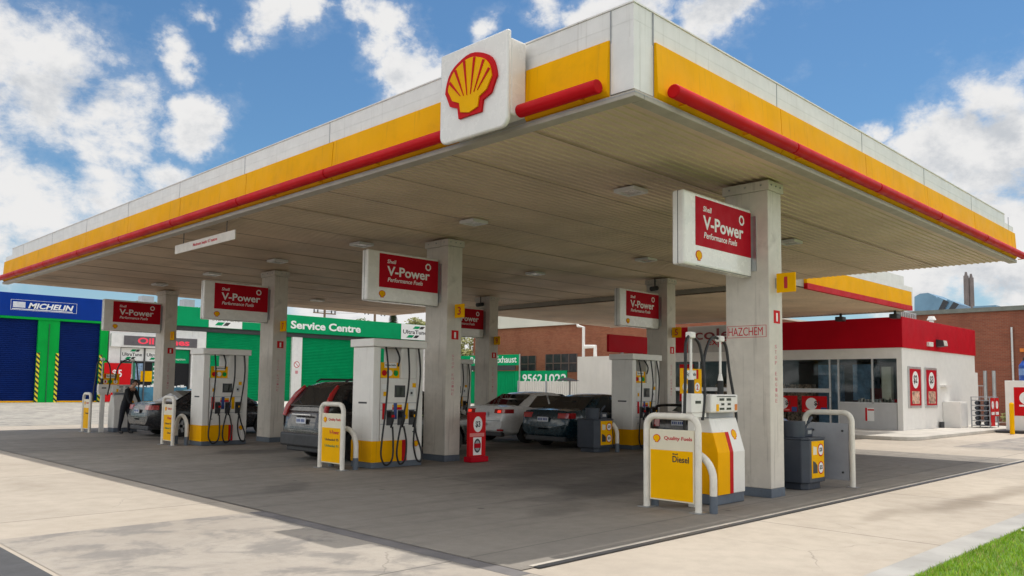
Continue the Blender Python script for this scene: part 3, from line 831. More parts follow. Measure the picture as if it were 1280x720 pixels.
def make_board(x, y0, y1, label, lines, back=False):
    t = thing('price_board', label, 'sign board', (x, (y0 + y1) / 2, 0), 'hoop framed boards at the island ends')
    y0, y1 = min(y0, y1), max(y0, y1)
    hoop((x, y0, .01), (x, y1, .01), 1.25, .046, .15).build('frame', TUBEW, t, smooth=True)
    b = MB()
    for y in (y0, y1): b.box(x - .09, x + .09, y - .09, y + .09, .009, .02)
    b.build('foot_plate', STEEL, t)
    a, c = y1 - .055, y0 + .055; w = a - c
    f = x - .012
    MB().box(x - .012, x + .012, c, a, .12, 1.08).build('panel', GREYP if back else CREAM, t, .004)
    if back:
        b = MB()
        for z in (.25, .95):
            for y in (c + .1, a - .1): b.cyl((f, y, z), (f - .02, y, z), .018, n=8)
        b.build('fixings', DARK, t)
        return t
    panel('yellow_face', (f, a - .02, .14), YN, ZP, w - .04, .66, YSIGN, t, .004)
    pecten((f, a - .12, .955), YN, ZP, .12, .115, t, .004, rays=False)
    text('Quality Fuels', (f, a - .24, .925), YN, ZP, w * .62, .065, TEXTR, t, bold=.018)
    for s_, yo, z, ww, hh, m_ in lines: text(s_, (f - .004, a - yo * w, z), YN, ZP, ww * w, hh, m_, t, bold=.015)
    return t
make_board(2.22, 1.40, .58, 'hoop framed yellow board lettered Diesel, in front of the near pump', [('Diesel', .53, .645, .36, .085, TEXTK), ('Shell', .53, .745, .12, .022, TEXTK)])
three = [('V-Power', .42, .68, .50, .075, TEXTR), ('Unleaded 95', .2, .55, .70, .05, TEXTK), ('Unleaded 91', .2, .43, .70, .05, TEXTG)]
make_board(1.66, 8.80, 8.02, 'hoop framed yellow board with three price lines in front of the silver SUV', three)
make_board(1.74, 16.60, 15.95, 'hoop framed yellow board with four price lines between grey sedan and tall pump', three + [('Diesel', .5, .31, .4, .05, TEXTK)])
make_board(1.98, 23.60, 22.95, 'hoop framed yellow board farthest off, in front of the blue roller door', [('Diesel', .4, .6, .45, .06, TEXTK)])
make_board(6.70, 1.20, .38, 'hoop framed board seen from its plain grey back, behind the bin', [], True)

def make_guard(x, y0, y1, label):
    t = thing('hoop_guard', label, 'guard rail', (x, (y0 + y1) / 2, 0), 'low white hoop guards by the pumps')
    hoop((x, y0, .23), (x, y1, .23), .55, .05, .34).build('rail', TUBEW, t, smooth=True)
    for q in list(t.children): q.location.z += .0
    for y in (y0, y1): MB().cyl((x, y, .008), (x, y, .232), .054, n=14).build('sleeve', SKIRT, t, smooth=True)
    return t
for x, y0, y1, lb in ((2.36, .44, 1.36, 'low white hoop guard right behind the Diesel board'), (1.95, 8.0, 8.85, 'low white hoop guard behind the yellow board by the silver SUV'),
                      (2.1, 15.95, 16.6, 'low white hoop guard behind the yellow board by the grey sedan'), (9.55, 7.5, 8.4, 'low white hoop guard between the bin and the pump with the red panel')):
    t = make_guard(x, y0, y1, lb)
    for o in t.children:
        if o.name.startswith('rail'):
            for v in o.data.vertices: pass
# ------------------------------------------------------------------ small dispensers with masts
def make_dispenser(ox, oy, label, body_x, head, posters=True, livery=True):
    t = thing('mast_pump', label, 'fuel pump', (ox, oy, 0))
    X = lambda v: ox + v
    Y = lambda v: oy + v
    b0, b1 = body_x
    prof = [(0, .15), (0, .74), (.14, 1.22), (.38, 1.22), (.52, .74), (.52, .15)]
    MB().box(X(b0 + .0), X(b1 - .0), Y(.02), Y(.5), .012, .149).build('plinth', SKIRT, t, .01)
    MB().prism([(X(b0), Y(p), z) for p, z in prof], (b1 - b0, 0, 0)).build('body', PUMPW, t, .015)
    # livery on sloped front (-Y) and end (-X)
    def strip(u0, u1, m, nm):
        b = MB(); e = .004
        b.prism([(X(u0), Y(-e), .155), (X(u1), Y(-e), .155), (X(u1), Y(-e), .742), (X(u0), Y(-e), .742)], (0, e + .001, 0))
        zt = 1.02; k = (zt - .74) / .48 * .14
        b.prism([(X(u0), Y(-e), .7425), (X(u1), Y(-e), .7425), (X(u1), Y(k - e), zt), (X(u0), Y(k - e), zt)], (0, e + .001, 0))
        return b.build(nm, m, t)
    if livery: strip(b0 + .0, b0 + .32, YELLOW, 'yellow_panel'); strip(b0 + .322, b0 + .42, RED, 'red_stripe')
    e = .004; zt = 1.02; k = (zt - .74) / .48 * .14
    MB().prism([(X(b0) - e, Y(0), .155), (X(b0) - e, Y(.0), .74), (X(b0) - e, Y(k), zt), (X(b0) - e, Y(.52 - k), zt), (X(b0) - e, Y(.52), .74), (X(b0) - e, Y(.52), .155)], (e, 0, 0)).build('end_panel', YELLOW if livery else PUMPW, t)
    pecten((X(b0 + .57), Y(.075), .98), XP, (0, .28, .96), .15, .16, t, .005, rays=False)
    # neck and head with displays
    MB().box(X(b0 + .05), X(b1 - .03), Y(.17), Y(.36), 1.221, 1.30).build('neck', GREYP, t)
    hd = MB().box(X(head[0]), X(head[1]), Y(.05), Y(.46), 1.301, 1.56).build('head', PUMPW, t, .02)
    w = head[1] - head[0]
    for (u, z, ww, hh) in ((.30, 1.47, .17, .035), (.56, 1.47, .17, .035), (.36, 1.405, .11, .03), (.60, 1.405, .11, .03), (.30, 1.34, .17, .03), (.56, 1.34, .17, .03)):
        panel('readout', (X(head[0] + u * w), Y(.05), z), XP, ZP, ww * w, hh, SCREEN, hd, .004)
    panel('readout_bar', (X(head[0] + .2 * w), Y(.05), 1.525), XP, ZP, .7 * w, .012, DARK, hd, .004)
    panel('yellow_tab', (X(head[0] + .18 * w), Y(.05), 1.32), XP, ZP, .09 * w, .10, YSIGN, hd, .005)
    panel('orange_tab', (X(head[0] + .87 * w), Y(.05), 1.33), XP, ZP, .09 * w, .09, mat('orange', (.7, .2, .02), .4), hd, .005)
    # side terminal on post
    s0, s1 = head[0] - .40, head[0] - .08
    MB().box(X(s0), X(s1), Y(.12), Y(.28), 1.30, 1.57).build('card_terminal', PUMPW, t, .015)
    panel('terminal_screen', (X(s0 + .1), Y(.12), 1.43), XP, ZP, .14, .04, SCREEN, t, .004)
    MB().box(X(s0 + .02), X(s1 + .06), Y(.12), Y(.3), 1.24, 1.299).build('terminal_shelf', PUMPW, t)
    MB().box(X(s0 + .1), X(s1 - .1), Y(.14), Y(.24), .012, 1.24).build('terminal_post', PUMPW, t)
    # masts and hoses
    for mi, (mx, sgn) in enumerate(((head[0] - .28, -1), (head[1] - .03, 1))):
        q = Y(.20 if mi == 0 else .32)
        b = MB(); b.cyl((X(mx), q, 1.56), (X(mx), q, 1.76), .045, .045); b.build('mast_boot', BLACK, t, smooth=True)
        ms = MB(); ms.cyl((X(mx), q, 1.76), (X(mx), q, 1.86), .042, .024); ms.cyl((X(mx), q, 1.86), (X(mx), q, 2.36), .019, .018); ms.build('mast', PUMPW, t, smooth=True)
        MB().box(X(mx - .07), X(mx + .06), q - .05, q + .05, 2.34, 2.43).build('mast_head', PUMPW, t, .02)
        if mi == 0:
            P = [(X(mx - .04), q, 2.38), (X(mx - .16), q - .02, 2.25), (X(mx - .2), q - .04, 1.85), (X(mx - .26), q - .06, 1.3), (X(mx - .25), q - .05, 1.0)]
            P2 = [(X(mx + .03), q, 2.38), (X(mx + .18), q - .02, 2.27), (X(mx + .24), q - .05, 1.95), (X(mx + .22), q - .08, 1.55), (X(mx + .16), q - .08, 1.2)]
        else:
            P = [(X(mx - .03), q, 2.38), (X(mx - .2), q, 2.40), (X(mx - .38), q - .02, 2.28), (X(mx - .5), q - .03, 2.05), (X(mx - .56), q - .06, 1.7)]
            P2 = [(X(mx + .03), q, 2.38), (X(mx + .12), q - .03, 2.27), (X(mx + .16), q - .06, 1.9), (X(mx + .18), q - .12, 1.5), (X(mx + .17), q - .16, 1.2), (X(mx + .12), q - .14, 1.0)]
        for p_ in (P, P2): hose(p_, .022).build('hose', BLACK, t, smooth=True)
    if posters:
        px0 = head[0] - .22
        pc = panel('price_card', (X(px0), Y(.42), 1.565), XP, ZP, .56, .36, YSIGN, t, .008)
        for u in (.08, .42): panel('card_edge', (X(px0 + u), Y(.412), 1.78), XP, ZP, .05, .135, REDB, pc, .003)
        panel('card_header', (X(px0 + .14), Y(.412), 1.78), XP, ZP, .27, .12, TEXTW, pc, .003)
        text('Specials', (X(px0 + .15), Y(.409), 1.81), XP, ZP, .25, .06, TEXTK, pc, ext=.002, bold=.02)
        for u, m_, s_ in ((.06, TEXTW, '1'), (.21, GREENL, '6'), (.38, TEXTW, '2')):
            disc('card_spot', (X(px0 + u + .06), Y(.412), 1.66), XP, ZP, .065, m_, pc, .003, n=14)
            text(s_, (X(px0 + u + .035), Y(.409), 1.62), XP, ZP, .05, .08, TEXTR, pc, ext=.002, bold=.03)
    return t
make_dispenser(0, .75, 'squat white, yellow and red pump with two hose masts behind the Diesel board', (3.0, 3.76), (2.92, 3.66))
make_dispenser(-.35, 22.75, 'squat white pump with hose masts beside the person in black', (3.0, 3.76), (2.92, 3.66), livery=False)

# ------------------------------------------------------------------ service bins
def make_bin(cx, cy, label, prices):
    t = thing('service_bin', label, 'bin', (cx, cy, 0), 'charcoal windscreen service bins')
    def octo(hx, hy, ch): return [(cx - hx, cy - hy + ch), (cx - hx + ch, cy - hy), (cx + hx - ch, cy - hy), (cx + hx, cy - hy + ch), (cx + hx, cy + hy - ch), (cx + hx - ch, cy + hy), (cx - hx + ch, cy + hy), (cx - hx, cy + hy - ch)]
    MB().prism([(x, y, .012) for x, y in octo(.31, .30, .09)], (0, 0, .11)).build('plinth', CHAR, t, .01)
    MB().prism([(x, y, .124) for x, y in octo(.38, .36, .1)], (0, 0, .70)).build('body', CHAR, t, .015)
    MB().prism([(x, y, .826) for x, y in octo(.39, .37, .1)], (0, 0, .025)).build('rim', CHAR, t, .006)
    f = cy - .36
    ps = panel('poster', (cx - .22, f, .20), XP, ZP, .46, .60, YSIGN, t, .005)
    for i, (pz, s_) in enumerate(zip((.65, .36), prices)):
        rg = disc('price_ring', (cx + .11, f - .005, pz), XP, ZP, .105, REDB, ps, .003)
        disc('price_disc', (cx + .11, f - .008, pz), XP, ZP, .085, TEXTW, rg, .002)
        text(s_, (cx + .055, f - .010, pz - .035), XP, ZP, .11, .075, TEXTK, rg, ext=.002, bold=.02)
    MB().prism([(cx - .18, f - .005, .28), (cx - .02, f - .005, .28), (cx - .02, f - .005, .40), (cx - .10, f - .005, .46), (cx - .18, f - .005, .48)], (0, -.003, 0)).build('oil_bottle_print', DARK, ps)
    MB().prism([(cx - .17, f - .005, .58), (cx - .04, f - .005, .58), (cx - .04, f - .005, .70), (cx - .17, f - .005, .72)], (0, -.003, 0)).build('gold_bottle_print', CREAM, ps)
    MB().cyl((cx - .17, cy - .05, .852), (cx - .17, cy - .05, 1.12), .17, .18, n=18).build('water_bucket', CHAR, t, .008, smooth=True)
    MB().box(cx + .05, cx + .33, cy - .14, cy + .16, .852, 1.0).build('towel_box', CHAR, t, .015)
    panel('towel_slot', (cx + .13, cy - .14, .90), XP, ZP, .14, .06, ALU, t, .004)
    sq = MB(); sq.cyl((cx - .02, cy - .1, .86), (cx + .10, cy - .18, 1.13), .018, n=8)
    so_ = sq.build('squeegee_handle', CHAR, t)
    MB().tube([(cx + .08, cy - .17, 1.09), (cx + .12, cy - .2, 1.16), (cx + .14, cy - .21, 1.17)], .028, n=8, smooth=3).build('squeegee_grip', CHAR, so_)
    return t
make_bin(5.98, 1.02, 'charcoal service bin with yellow price poster right of the HAZCHEM column', ('$20', '$25'))
make_bin(9.25, 7.98, 'charcoal service bin with yellow price poster behind the teal sedan', ('$20', '$25'))
t = thing('watering_can', 'small white and dark watering can behind the bin by the column', 'watering can', (5.35, 1.25, .012))
MB().cyl((5.35, 1.25, .60), (5.35, 1.25, .9), .12, .11).build('body', PUMPW, t, smooth=True)
MB().box(5.2, 5.5, 1.1, 1.4, .012, .598).build('stand', CHAR, t)
MB().tube([(5.30, 1.2, .9), (5.25, 1.2, 1.05), (5.38, 1.2, 1.12), (5.45, 1.22, 1.0)], .02, n=8).build('handle', BLACK, t)

# red price stand
t = thing('price_stand', 'red poster stand showing $3 beside the column by the SUV', 'poster stand', (4.9, 7.75, 0))
MB().box(4.62, 5.14, 7.62, 7.86, .012, .13).build('base', REDS, t, .02)
MB().box(4.63, 5.12, 7.70, 7.78, .132, 1.08).build('panel', REDB, t, .01)
disc('price_oval', (4.88, 7.70, .82), XP, ZP, .13, TEXTW, t, .003, .17)
text('$3', (4.81, 7.697, .74), XP, ZP, .14, .15, TEXTK, t, ext=.002, bold=.03)
panel('banner_strip', (4.65, 7.70, .555), XP, ZP, .42, .075, mat('pink_strip', (.72, .22, .2), .5), t, .003)
panel('product_print', (4.75, 7.70, .16), XP, ZP, .24, .38, TEXTW, t, .003)
disc('product_ring', (4.87, 7.697, .36), XP, ZP, .10, DARK, t, .002, .15); disc('product_face', (4.87, 7.695, .36), XP, ZP, .07, GREYP, t, .002, .11)
panel('product_band', (4.77, 7.693, .31), XP, ZP, .2, .1, REDS, t, .002)

# ------------------------------------------------------------------ buildings
def at(x, y, ax, v):
    d = pix_dir(x, y); k = 'XYZ'.index(ax); return CAMP + d * ((v - CAMP[k]) / d[k])


def hazard_mat():
    m = bpy.data.materials.new('hazard_tape'); m.use_nodes = True; g = NT(m.node_tree); b = g.n['Principled BSDF']
    oc = g.new('ShaderNodeTexCoord').outputs['Object']; sp = g.new('ShaderNodeSeparateXYZ'); g.l.new(oc, sp.inputs[0])
    v = g.math('FRACT', g.math('MULTIPLY', g.math('ADD', sp.outputs[0], sp.outputs[2]), 2.6))
    g.put(b.inputs['Base Color'], g.mix(g.math('GREATER_THAN', v, .5), (.75, .62, .02, 1), (.015, .015, .015, 1))); b.inputs['Roughness'].default_value = .5
    return m


HAZ = hazard_mat()
FY = 66.0
# blue tyre workshop
t = thing('tyre_workshop', 'blue workshop with dark blue roller doors between bright green piers', 'building', (9, FY, 0))
MB().box(-6, 17.15, FY + .3, FY + 14, 0, 8.3).build('wall', mat('shed_blue', (.03, .06, .2), .6), t)
MB().box(-6.1, 17.12, FY - .15, FY + .29, 6.66, 8.46).build('fascia', BLUE, t, .02)
MB().box(-6.1, 17.10, FY - .12, FY + .29, 6.48, 6.658).build('green_beam', GREENL, t)
for x0, x1 in ((-6, -4.2), (1.6, 3.2), (5.8, 7.4)) [1:]: pass
for x0, x1 in ((-1.8, -.2), (4.6, 6.1), (11.86, 13.4), (16.48, 17.10)): MB().box(x0, x1, FY - .05, FY + .29, 0, 6.478).build('pier', GREENL, t, .01)
MB().box(12.62, 12.68, FY - .1, FY - .051, 0, 6.2).build('downpipe', mat('dark_green', (.0, .12, .04), .5), t)
for x0, x1 in ((-.2, 4.6), (6.1, 11.86), (13.4, 16.48)):
    d = MB().corr((x0, FY + .2, 0.05), (x1 - x0, 0, 0), (0, 0, 6.42), 42, (0, -.06, 0), duty=(0, .25, .5, .75)).build('roller_door', BLUED, t)
    MB().box(x0 + .02, x1 - .02, FY + .1, FY + .19, .01, .13).build('door_foot', YSIGN, d)
for x in (11.84, 13.2, 16.46, 6.0): MB().box(x, x + .22, FY - .1, FY - .052, 0, 3.9).build('hazard_strip', HAZ, t)
lo = Vector((9.85, FY - .155, 7.1))
b = MB()
for a in ((9.85, 14.55, 7.14, 7.16), (9.85, 14.55, 7.93, 7.95)): b.box(a[0], a[1], FY - .16, FY - .151, a[2], a[3])
for x in (9.85, 14.53): b.box(x, x + .02, FY - .16, FY - .151, 7.16, 7.93)
b.build('name_frame', TEXTW, t)
text('MICHELIN', (11.05, FY - .152, 7.32), XP, ZP, 3.25, .44, TEXTW, t, 'lettering', bold=.03, shear=.25, ext=.02)
panel('name_rule', (9.95, FY - .152, 7.2), XP, ZP, 4.3, .06, TEXTW, t, .006)
panel('badge_patch', (10.0, FY - .152, 7.34), XP, ZP, .85, .45, mat('pale_badge', (.62, .64, .70), .5), t, .006)

# green service centre
t = thing('service_centre', 'long green and white service centre with ribbed green roller doors', 'building', (34, FY, 0))
MB().box(17.2, 51.4, FY + .35, FY + 14, 0, 8.2).build('wall', mat('centre_wall', (.62, .61, .57), .6, dirt=.1), t)
MB().box(17.15, 51.5, FY - .4, FY + .34, 6.70, 8.42).build('fascia', GREEN, t, .02)
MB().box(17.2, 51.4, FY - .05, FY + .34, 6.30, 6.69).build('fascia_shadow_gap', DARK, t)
# office front
wl = PANELW
MB().box(17.2, 18.12, FY - .02, FY + .34, 0, 6.295).build('pillar', wl, t)
MB().box(24.2, 25.5, FY - .02, FY + .34, 0, 6.295).build('pillar', wl, t)
MB().box(18.13, 24.19, FY, FY + .34, 4.62, 6.295).build('head_wall', wl, t)
MB().box(17.25, 25.2, FY - .35, FY - .03, 4.62, 5.72).build('sign_band', wl, t, .01)
ld = MB().box(18.25, 24.5, FY - .42, FY - .351, 4.78, 5.58).build('led_panel', mat('led_board', (.10, .09, .10), .5), t)
text('Oil', (19.35, FY - .421, 4.92), XP, ZP, 1.35, .55, LED, ld, bold=.03); text('Tunes', (20.95, FY - .421, 4.92), XP, ZP, 2.85, .55, LED, ld, bold=.03)
MB().box(18.13, 24.19, FY + .24, FY + .3, 0, 4.61).build('office_glass', mat('dark_window', (.02, .025, .028), .06, var=0), t)
for x in (18.13, 20.15, 22.25, 24.1): MB().box(x, x + .09, FY + .1, FY + .239, 0, 4.61).build('mullion', WINF, t)
MB().box(18.23, 22.24, FY + .12, FY + .238, 3.42, 3.5).build('transom', WINF, t)


def tune_logo(x, y, z, w, h, p, base=True):
    if base: panel('logo_board', (x, y, z), XP, ZP, w, h, TEXTW, p, .02)
    f = y - .02 if base else y
    for (u, v, m) in ((.40, .72, GREEN), (.62, .72, TEXTK), (.18, .12, GREEN), (.42, .12, TEXTK)):
        a = Vector((x + u * w, f, z + v * h)); s_ = w * (.2 if m is GREEN else .14)
        MB().prism([a, a + Vector((s_, 0, 0)), a + Vector((s_ + .09 * w, 0, .18 * h)), a + Vector((.09 * w, 0, .18 * h))], (0, -.008, 0)).build('logo_flash', m, p)
    text('UltraTune', (x + .06 * w, f, z + .37 * h), XP, ZP, w * .86, h * .26, TEXTK, p, bold=.02, ext=.008)


tune_logo(18.25, FY + .235, 3.5, 1.88, 1.08, t); tune_logo(20.28, FY + .235, 3.5, 1.88, 1.08, t)
for x0 in (18.3, 20.9):
    panel('service_list', (x0, FY + .235, 1.3), XP, ZP, 1.2, 2.05, mat('deep_green_sheet', (.01, .17, .09), .5), t, .01)
    for i in range(5): panel('list_line', (x0 + .08, FY + .224, 1.45 + i * .38), XP, ZP, .6 + .25 * ((i * 7) % 3) / 2, .14, TEXTW, t, .004)
panel('picture_sheet', (19.5, FY + .235, 1.9), XP, ZP, .62, 1.4, mat('pale_blue_sheet', (.25, .38, .55), .5, var=.5, vscale=3), t, .01)
panel('yellow_poster', (19.95, FY + .222, 1.75), XP, ZP, .95, .9, YSIGN, t, .01)
panel('orange_poster', (18.2, FY + .222, 1.0), XP, ZP, 1.6, .8, mat('orange_sheet', (.65, .25, .03), .5, var=.4, vscale=3), t, .01)
panel('counter_poster', (19.3, FY + .2, .1), XP, ZP, 4.7, 1.25, mat('teal_sheet', (.04, .20, .32), .4, var=.4, vscale=1.2), t, .01)
b = MB()
for i in range(16): b.box(19.35 + i * .29, 19.55 + i * .29 + .05 * (i % 3), FY + .17, FY + .189, 1.26 + .03 * (i % 2), 1.38 + .05 * (i % 3))
b.build('poster_fringe', TEXTW, t)
dr = panel('reception_head', (22.35, FY + .23, 3.4), XP, ZP, 1.75, 1.15, GREEN, t, .02)
text('Reception', (22.45, FY + .21, 3.62), XP, ZP, 1.3, .2, TEXTW, dr, bold=.01)
rb = MB().box(16.75, 18.9, FY - .5, FY - .44, .05, 3.25).build('red_price_board', REDB, t)
text('$', (17.4, FY - .5, 2.1), XP, ZP, .35, .6, TEXTW, rb, bold=.02); text('5', (17.85, FY - .5, 2.1), XP, ZP, .3, .6, TEXTW, rb, bold=.02)
# roller doors
for x0, x1 in ((25.5, 34.2), (35.3, 47.4)):
    MB().corr((x0, FY + .25, 0.03), (x1 - x0, 0, 0), (0, 0, 6.28), 42, (0, -.06, 0), duty=(0, .25, .5, .75)).build('roller_door', GREEN, t)
MB().box(34.2, 35.3, FY - .03, FY + .34, 0, 6.295).build('pillar', wl, t)
MB().box(47.4, 51.4, FY - .03, FY + .34, 0, 6.295).build('pillar', wl, t)
rg = disc('no_smoking_ring', (34.75, FY - .03, 3.6), XP, ZP, .32, TEXTR, t, .006); disc('ring_inside', (34.75, FY - .036, 3.6), XP, ZP, .25, TEXTW, rg, .004)
MB().prism([(34.53, FY - .04, 3.78), (34.57, FY - .04, 3.82), (34.97, FY - .04, 3.42), (34.93, FY - .04, 3.38)], (0, -.004, 0)).build('ring_bar', TEXTR, rg)
panel('no_smoking_note', (34.6, FY - .03, 2.7), XP, ZP, .3, .3, FADED, t, .004)
text('Service Centre', (33.75, FY - .4, 7.08), XP, ZP, 8.15, .78, TEXTW, t, bold=.03, ext=.03)
tune_logo(25.5, FY - .4, 6.72, 3.2, 1.68, t); tune_logo(47.2, FY - .4, 6.72, 3.9, 1.68, t)
MB().box(25.5, 47.4, FY - .5, FY + .2, 0, .04).build('threshold', KERB, t)
for x in (20.5, 29.0, 24.2):
    MB().box(x, x + 1.0, FY + 2, FY + 3, 8.2, 9.3).build('roof_vent', GREYP, t)

# brick buildings
bX = 50.
t = thing('brick_warehouse', 'long orange brick building with a pale low gable roof behind the green fence', 'building', (bX, 44, 0))
MB().box(bX, bX + 14, 26, 57, 0, 7.45).build('wall', BRICK_L, t)
MB().prism([(bX - .3, 25.8, 7.452), (bX - .3, 57.2, 7.452), (bX - .3, 57.2, 9.5), (bX - .3, 52.3, 8.75), (bX - .3, 44, 7.7), (bX - .3, 25.8, 7.6)], (14.5, 0, 0)).build('roof', ROOFW, t)
for (xa, ya, xb, yb_) in ((651, 445, 670, 465), (682, 443, 722, 465)):
    a = at(xa, ya, 'X', bX); c = at(xb, yb_, 'X', bX)
    w = MB().box(bX - .03, bX + .05, c.y, a.y, c.z, a.z).build('window', mat('old_window', (.045, .04, .045), .15, var=.3, vscale=2), t)
    n = 2 if a.y - c.y < 3 else 4
    for i in range(n + 1): y = c.y + (a.y - c.y - .08) * i / n; MB().box(bX - .06, bX - .031, y, y + .08, c.z, a.z).build('window_frame', mat('frame_brown', (.16, .10, .08), .6), w)
    MB().box(bX - .06, bX - .031, c.y, a.y, (a.z + c.z) / 2 - .05, (a.z + c.z) / 2 + .03).build('window_rail', mat('frame_brown', (.16, .10, .08), .6), w)
sX = 47.0
t = thing('phone_fence', 'green corrugated fence painted with a white telephone number', 'fence', (sX, 48, 0))
MB().corr((sX, 41.5, .02), (0, 0, 3.05), (0, 16.5, 0), 70, (-.04, 0, 0)).build('sheeting', GREEN, t)
a = at(654, 466, 'X', sX); c = at(709, 476, 'X', sX)
bd = MB().box(sX - .09, sX - .045, 41.5, a.y + 1.0, 1.6, 3.12).build('sign_strip', GREEN, t)
tw_ = a.y - c.y
text('9562', (sX - .092, a.y, 2.02), YN, ZP, tw_ * .465, .82, TEXTW, bd, bold=.02, ext=.01); text('1022', (sX - .092, a.y - tw_ * .53, 2.02), YN, ZP, tw_ * .47, .82, TEXTW, bd, bold=.02, ext=.01)
MB().box(sX - .03, sX + .05, 41.5, 58, 3.072, 3.14).build('top_rail', GREEN, t)
a = at(618, 444, 'X', sX - .3); c = at(649, 457, 'X', sX - .3)
t = thing('exhaust_sign', 'green sign band reading & Exhaust above the corrugated fence', 'sign', (sX - .3, 52, 3.4))
MB().box(sX - .34, sX - .2, c.y, c.y + 9, 3.66, 4.66).build('board', GREEN, t, .01)
text('Brakes & Exhaust', (sX - .342, c.y + 6.6, 3.9), YN, ZP, 6.3, .62, TEXTW, t, bold=.01, ext=.02)
MB().box(sX - .33, sX - .22, c.y - .09, c.y - .002, .0, 4.7).build('post', ALU, t)
MB().box(sX - .31, sX - .25, c.y + .5, c.y + 9, 3.2, 3.655).build('gap_panel', DARK, t)
t = thing('white_screen', 'low white ribbed metal screen in front of the telephone number', 'fence', (46, 46, 0))
a = at(648, 476, 'X', 46); c = at(722, 476, 'X', 46)
MB().corr((46, c.y - .5, .02), (0, 0, a.z - .05), (0, a.y - c.y + .5, 0), 34, (-.05, 0, 0), duty=(0, .75, .8, .95)).build('sheeting', SHEDW, t)
for y in (a.y - .1, (a.y + c.y) / 2): MB().box(45.88, 45.94, y, y + .1, .0, a.z).build('post', GREYP, t)
t = thing('white_shed', 'tall white metal shed with white vent pipes beside the brick wall', 'shed', (45.4, 38, 0))
a = at(722, 446, 'X', 45.); c = at(757, 446, 'X', 45.)
MB().corr((45., c.y - 2, .02), (0, 0, a.z - .02), (0, a.y - c.y + 2, 0), 40, (-.03, 0, 0), duty=(0, .8, .84, .96)).build('front', SHEDW, t)
MB().box(45.02, 47.5, c.y - 2, a.y, .0, a.z).build('case', SHEDW, t)
q = at(722.5, 406, 'X', 46.5); q2 = at(729.5, 409, 'X', 46.5); q3 = at(744, 433, 'X', 46.5)
MB().tube([(46.5, q.y + .1, q.z + .2), (46.5, q.y, q.z - .1), (46.5, q2.y, q2.z), (46.5, q2.y, 4.2)], .13, n=8, smooth=0).build('vent_pipe', PUMPW, t)
MB().tube([(46.5, q2.y - .13, q3.z), (46.5, q3.y, q3.z), (46.5, q3.y, 4.2)], .17, n=8, smooth=0).build('vent_elbow', PUMPW, t)
t = thing('yard_umbrella', 'small dark flat umbrella on a thin pole in front of the white screen', 'umbrella', (40, 37, 0))
a = at(708, 474, 'X', 40)
MB().cyl((40, a.y, a.z - .12), (40, a.y, a.z + .12), 1.05, .15, n=10).build('canopy', BLKCL, t)
MB().cyl((40, a.y - .35, 0), (40, a.y - .35, a.z - .1), .05, n=8).build('pole', DARK, t)

# convenience store
SX, SYR, SE, SL = 25.9, 6.2, 35.3, 17.6
t = thing('convenience_store', 'white forecourt shop with a deep red band round the top and a glass front', 'building', (SX, SYR, 0))
WS = mat('shop_wall', (.80, .78, .74), .55, var=.04, dirt=.08, dcol=(.5, .45, .4), streak=.05)
MB().box(SX + .02, SE, SYR, SYR + .2, .13, 3.34).build('side_wall', WS, t)
MB().box(SE - .2, SE, SYR + .201, SL, .13, 3.34).build('rear_wall', WS, t)
MB().box(SX, SE - .201, SL - .2, SL, .13, 3.34).build('far_wall', WS, t)
MB().box(SX + .05, SE - .05, SYR + .05, SL, 4.3, 4.42).build('roof', GREYP, t)
b = MB(); b.box(SX - .05, SX + .05, SYR - .05, 12.4, 3.342, 4.54); b.build('red_band', SHOPRED, t, .006)
b = MB(); b.box(SX + .0505, SE + .02, SYR - .05, SYR + .05, 3.342, 4.54); b.build('red_band', SHOPRED, t, .006)
b = MB(); b.box(SX - .05, SX + .05, 15.78, SL, 3.342, 4.54); b.build('red_band', SHOPRED, t, .006)
MB().box(SX - .07, SX + .05, 12.402, 15.778, 3.342, 4.56).build('sign_board', mat('pale_grey_sign', (.50, .49, .47), .5, var=.06), t, .006)
text('coles', (SX - .07, 15.4, 3.92), YN, ZP, 2.3, .50, mat('dark_red_lettering', (.22, .02, .03), .5, var=0), t, bold=.012, ext=.01)
text('express', (SX - .07, 14.75, 3.55), YN, ZP, 1.75, .34, TEXTR, t, bold=.005, ext=.01)
MB().box(SX, SX + .25, SYR + .01, SL, 2.92, 3.34).build('lintel', TRIM if False else WS, t)
MB().box(SX, SX + .2, SYR + .001, SYR + .2, .13, 2.919).build('corner_post', WS, t)
MB().box(SX + .04, SX + .16, SYR + .22, 8.68, .13, 1.14).build('apron_wall', mat('shop_apron', (.50, .50, .50), .5, var=.05), t)
for y in (7.32, 8.68, 9.04, 11.4, 13.2, 15.2): MB().box(SX + .05, SX + .14, y, y + .07, .13 if y > 8 else 1.141, 2.919).build('mullion', ALU, t)
MB().box(SX + .05, SX + .14, SYR + .2, 8.679, 1.141, 1.19).build('sill', ALU, t)
MB().box(SX + .05, SX + .14, 9.112, 17.4, 1.55, 1.72).build('transom', ALU, t)
MB().box(SX + .09, SX + .1, SYR + .2, 17.4, .2, 2.918).build('shop_glass', GLASS, t)
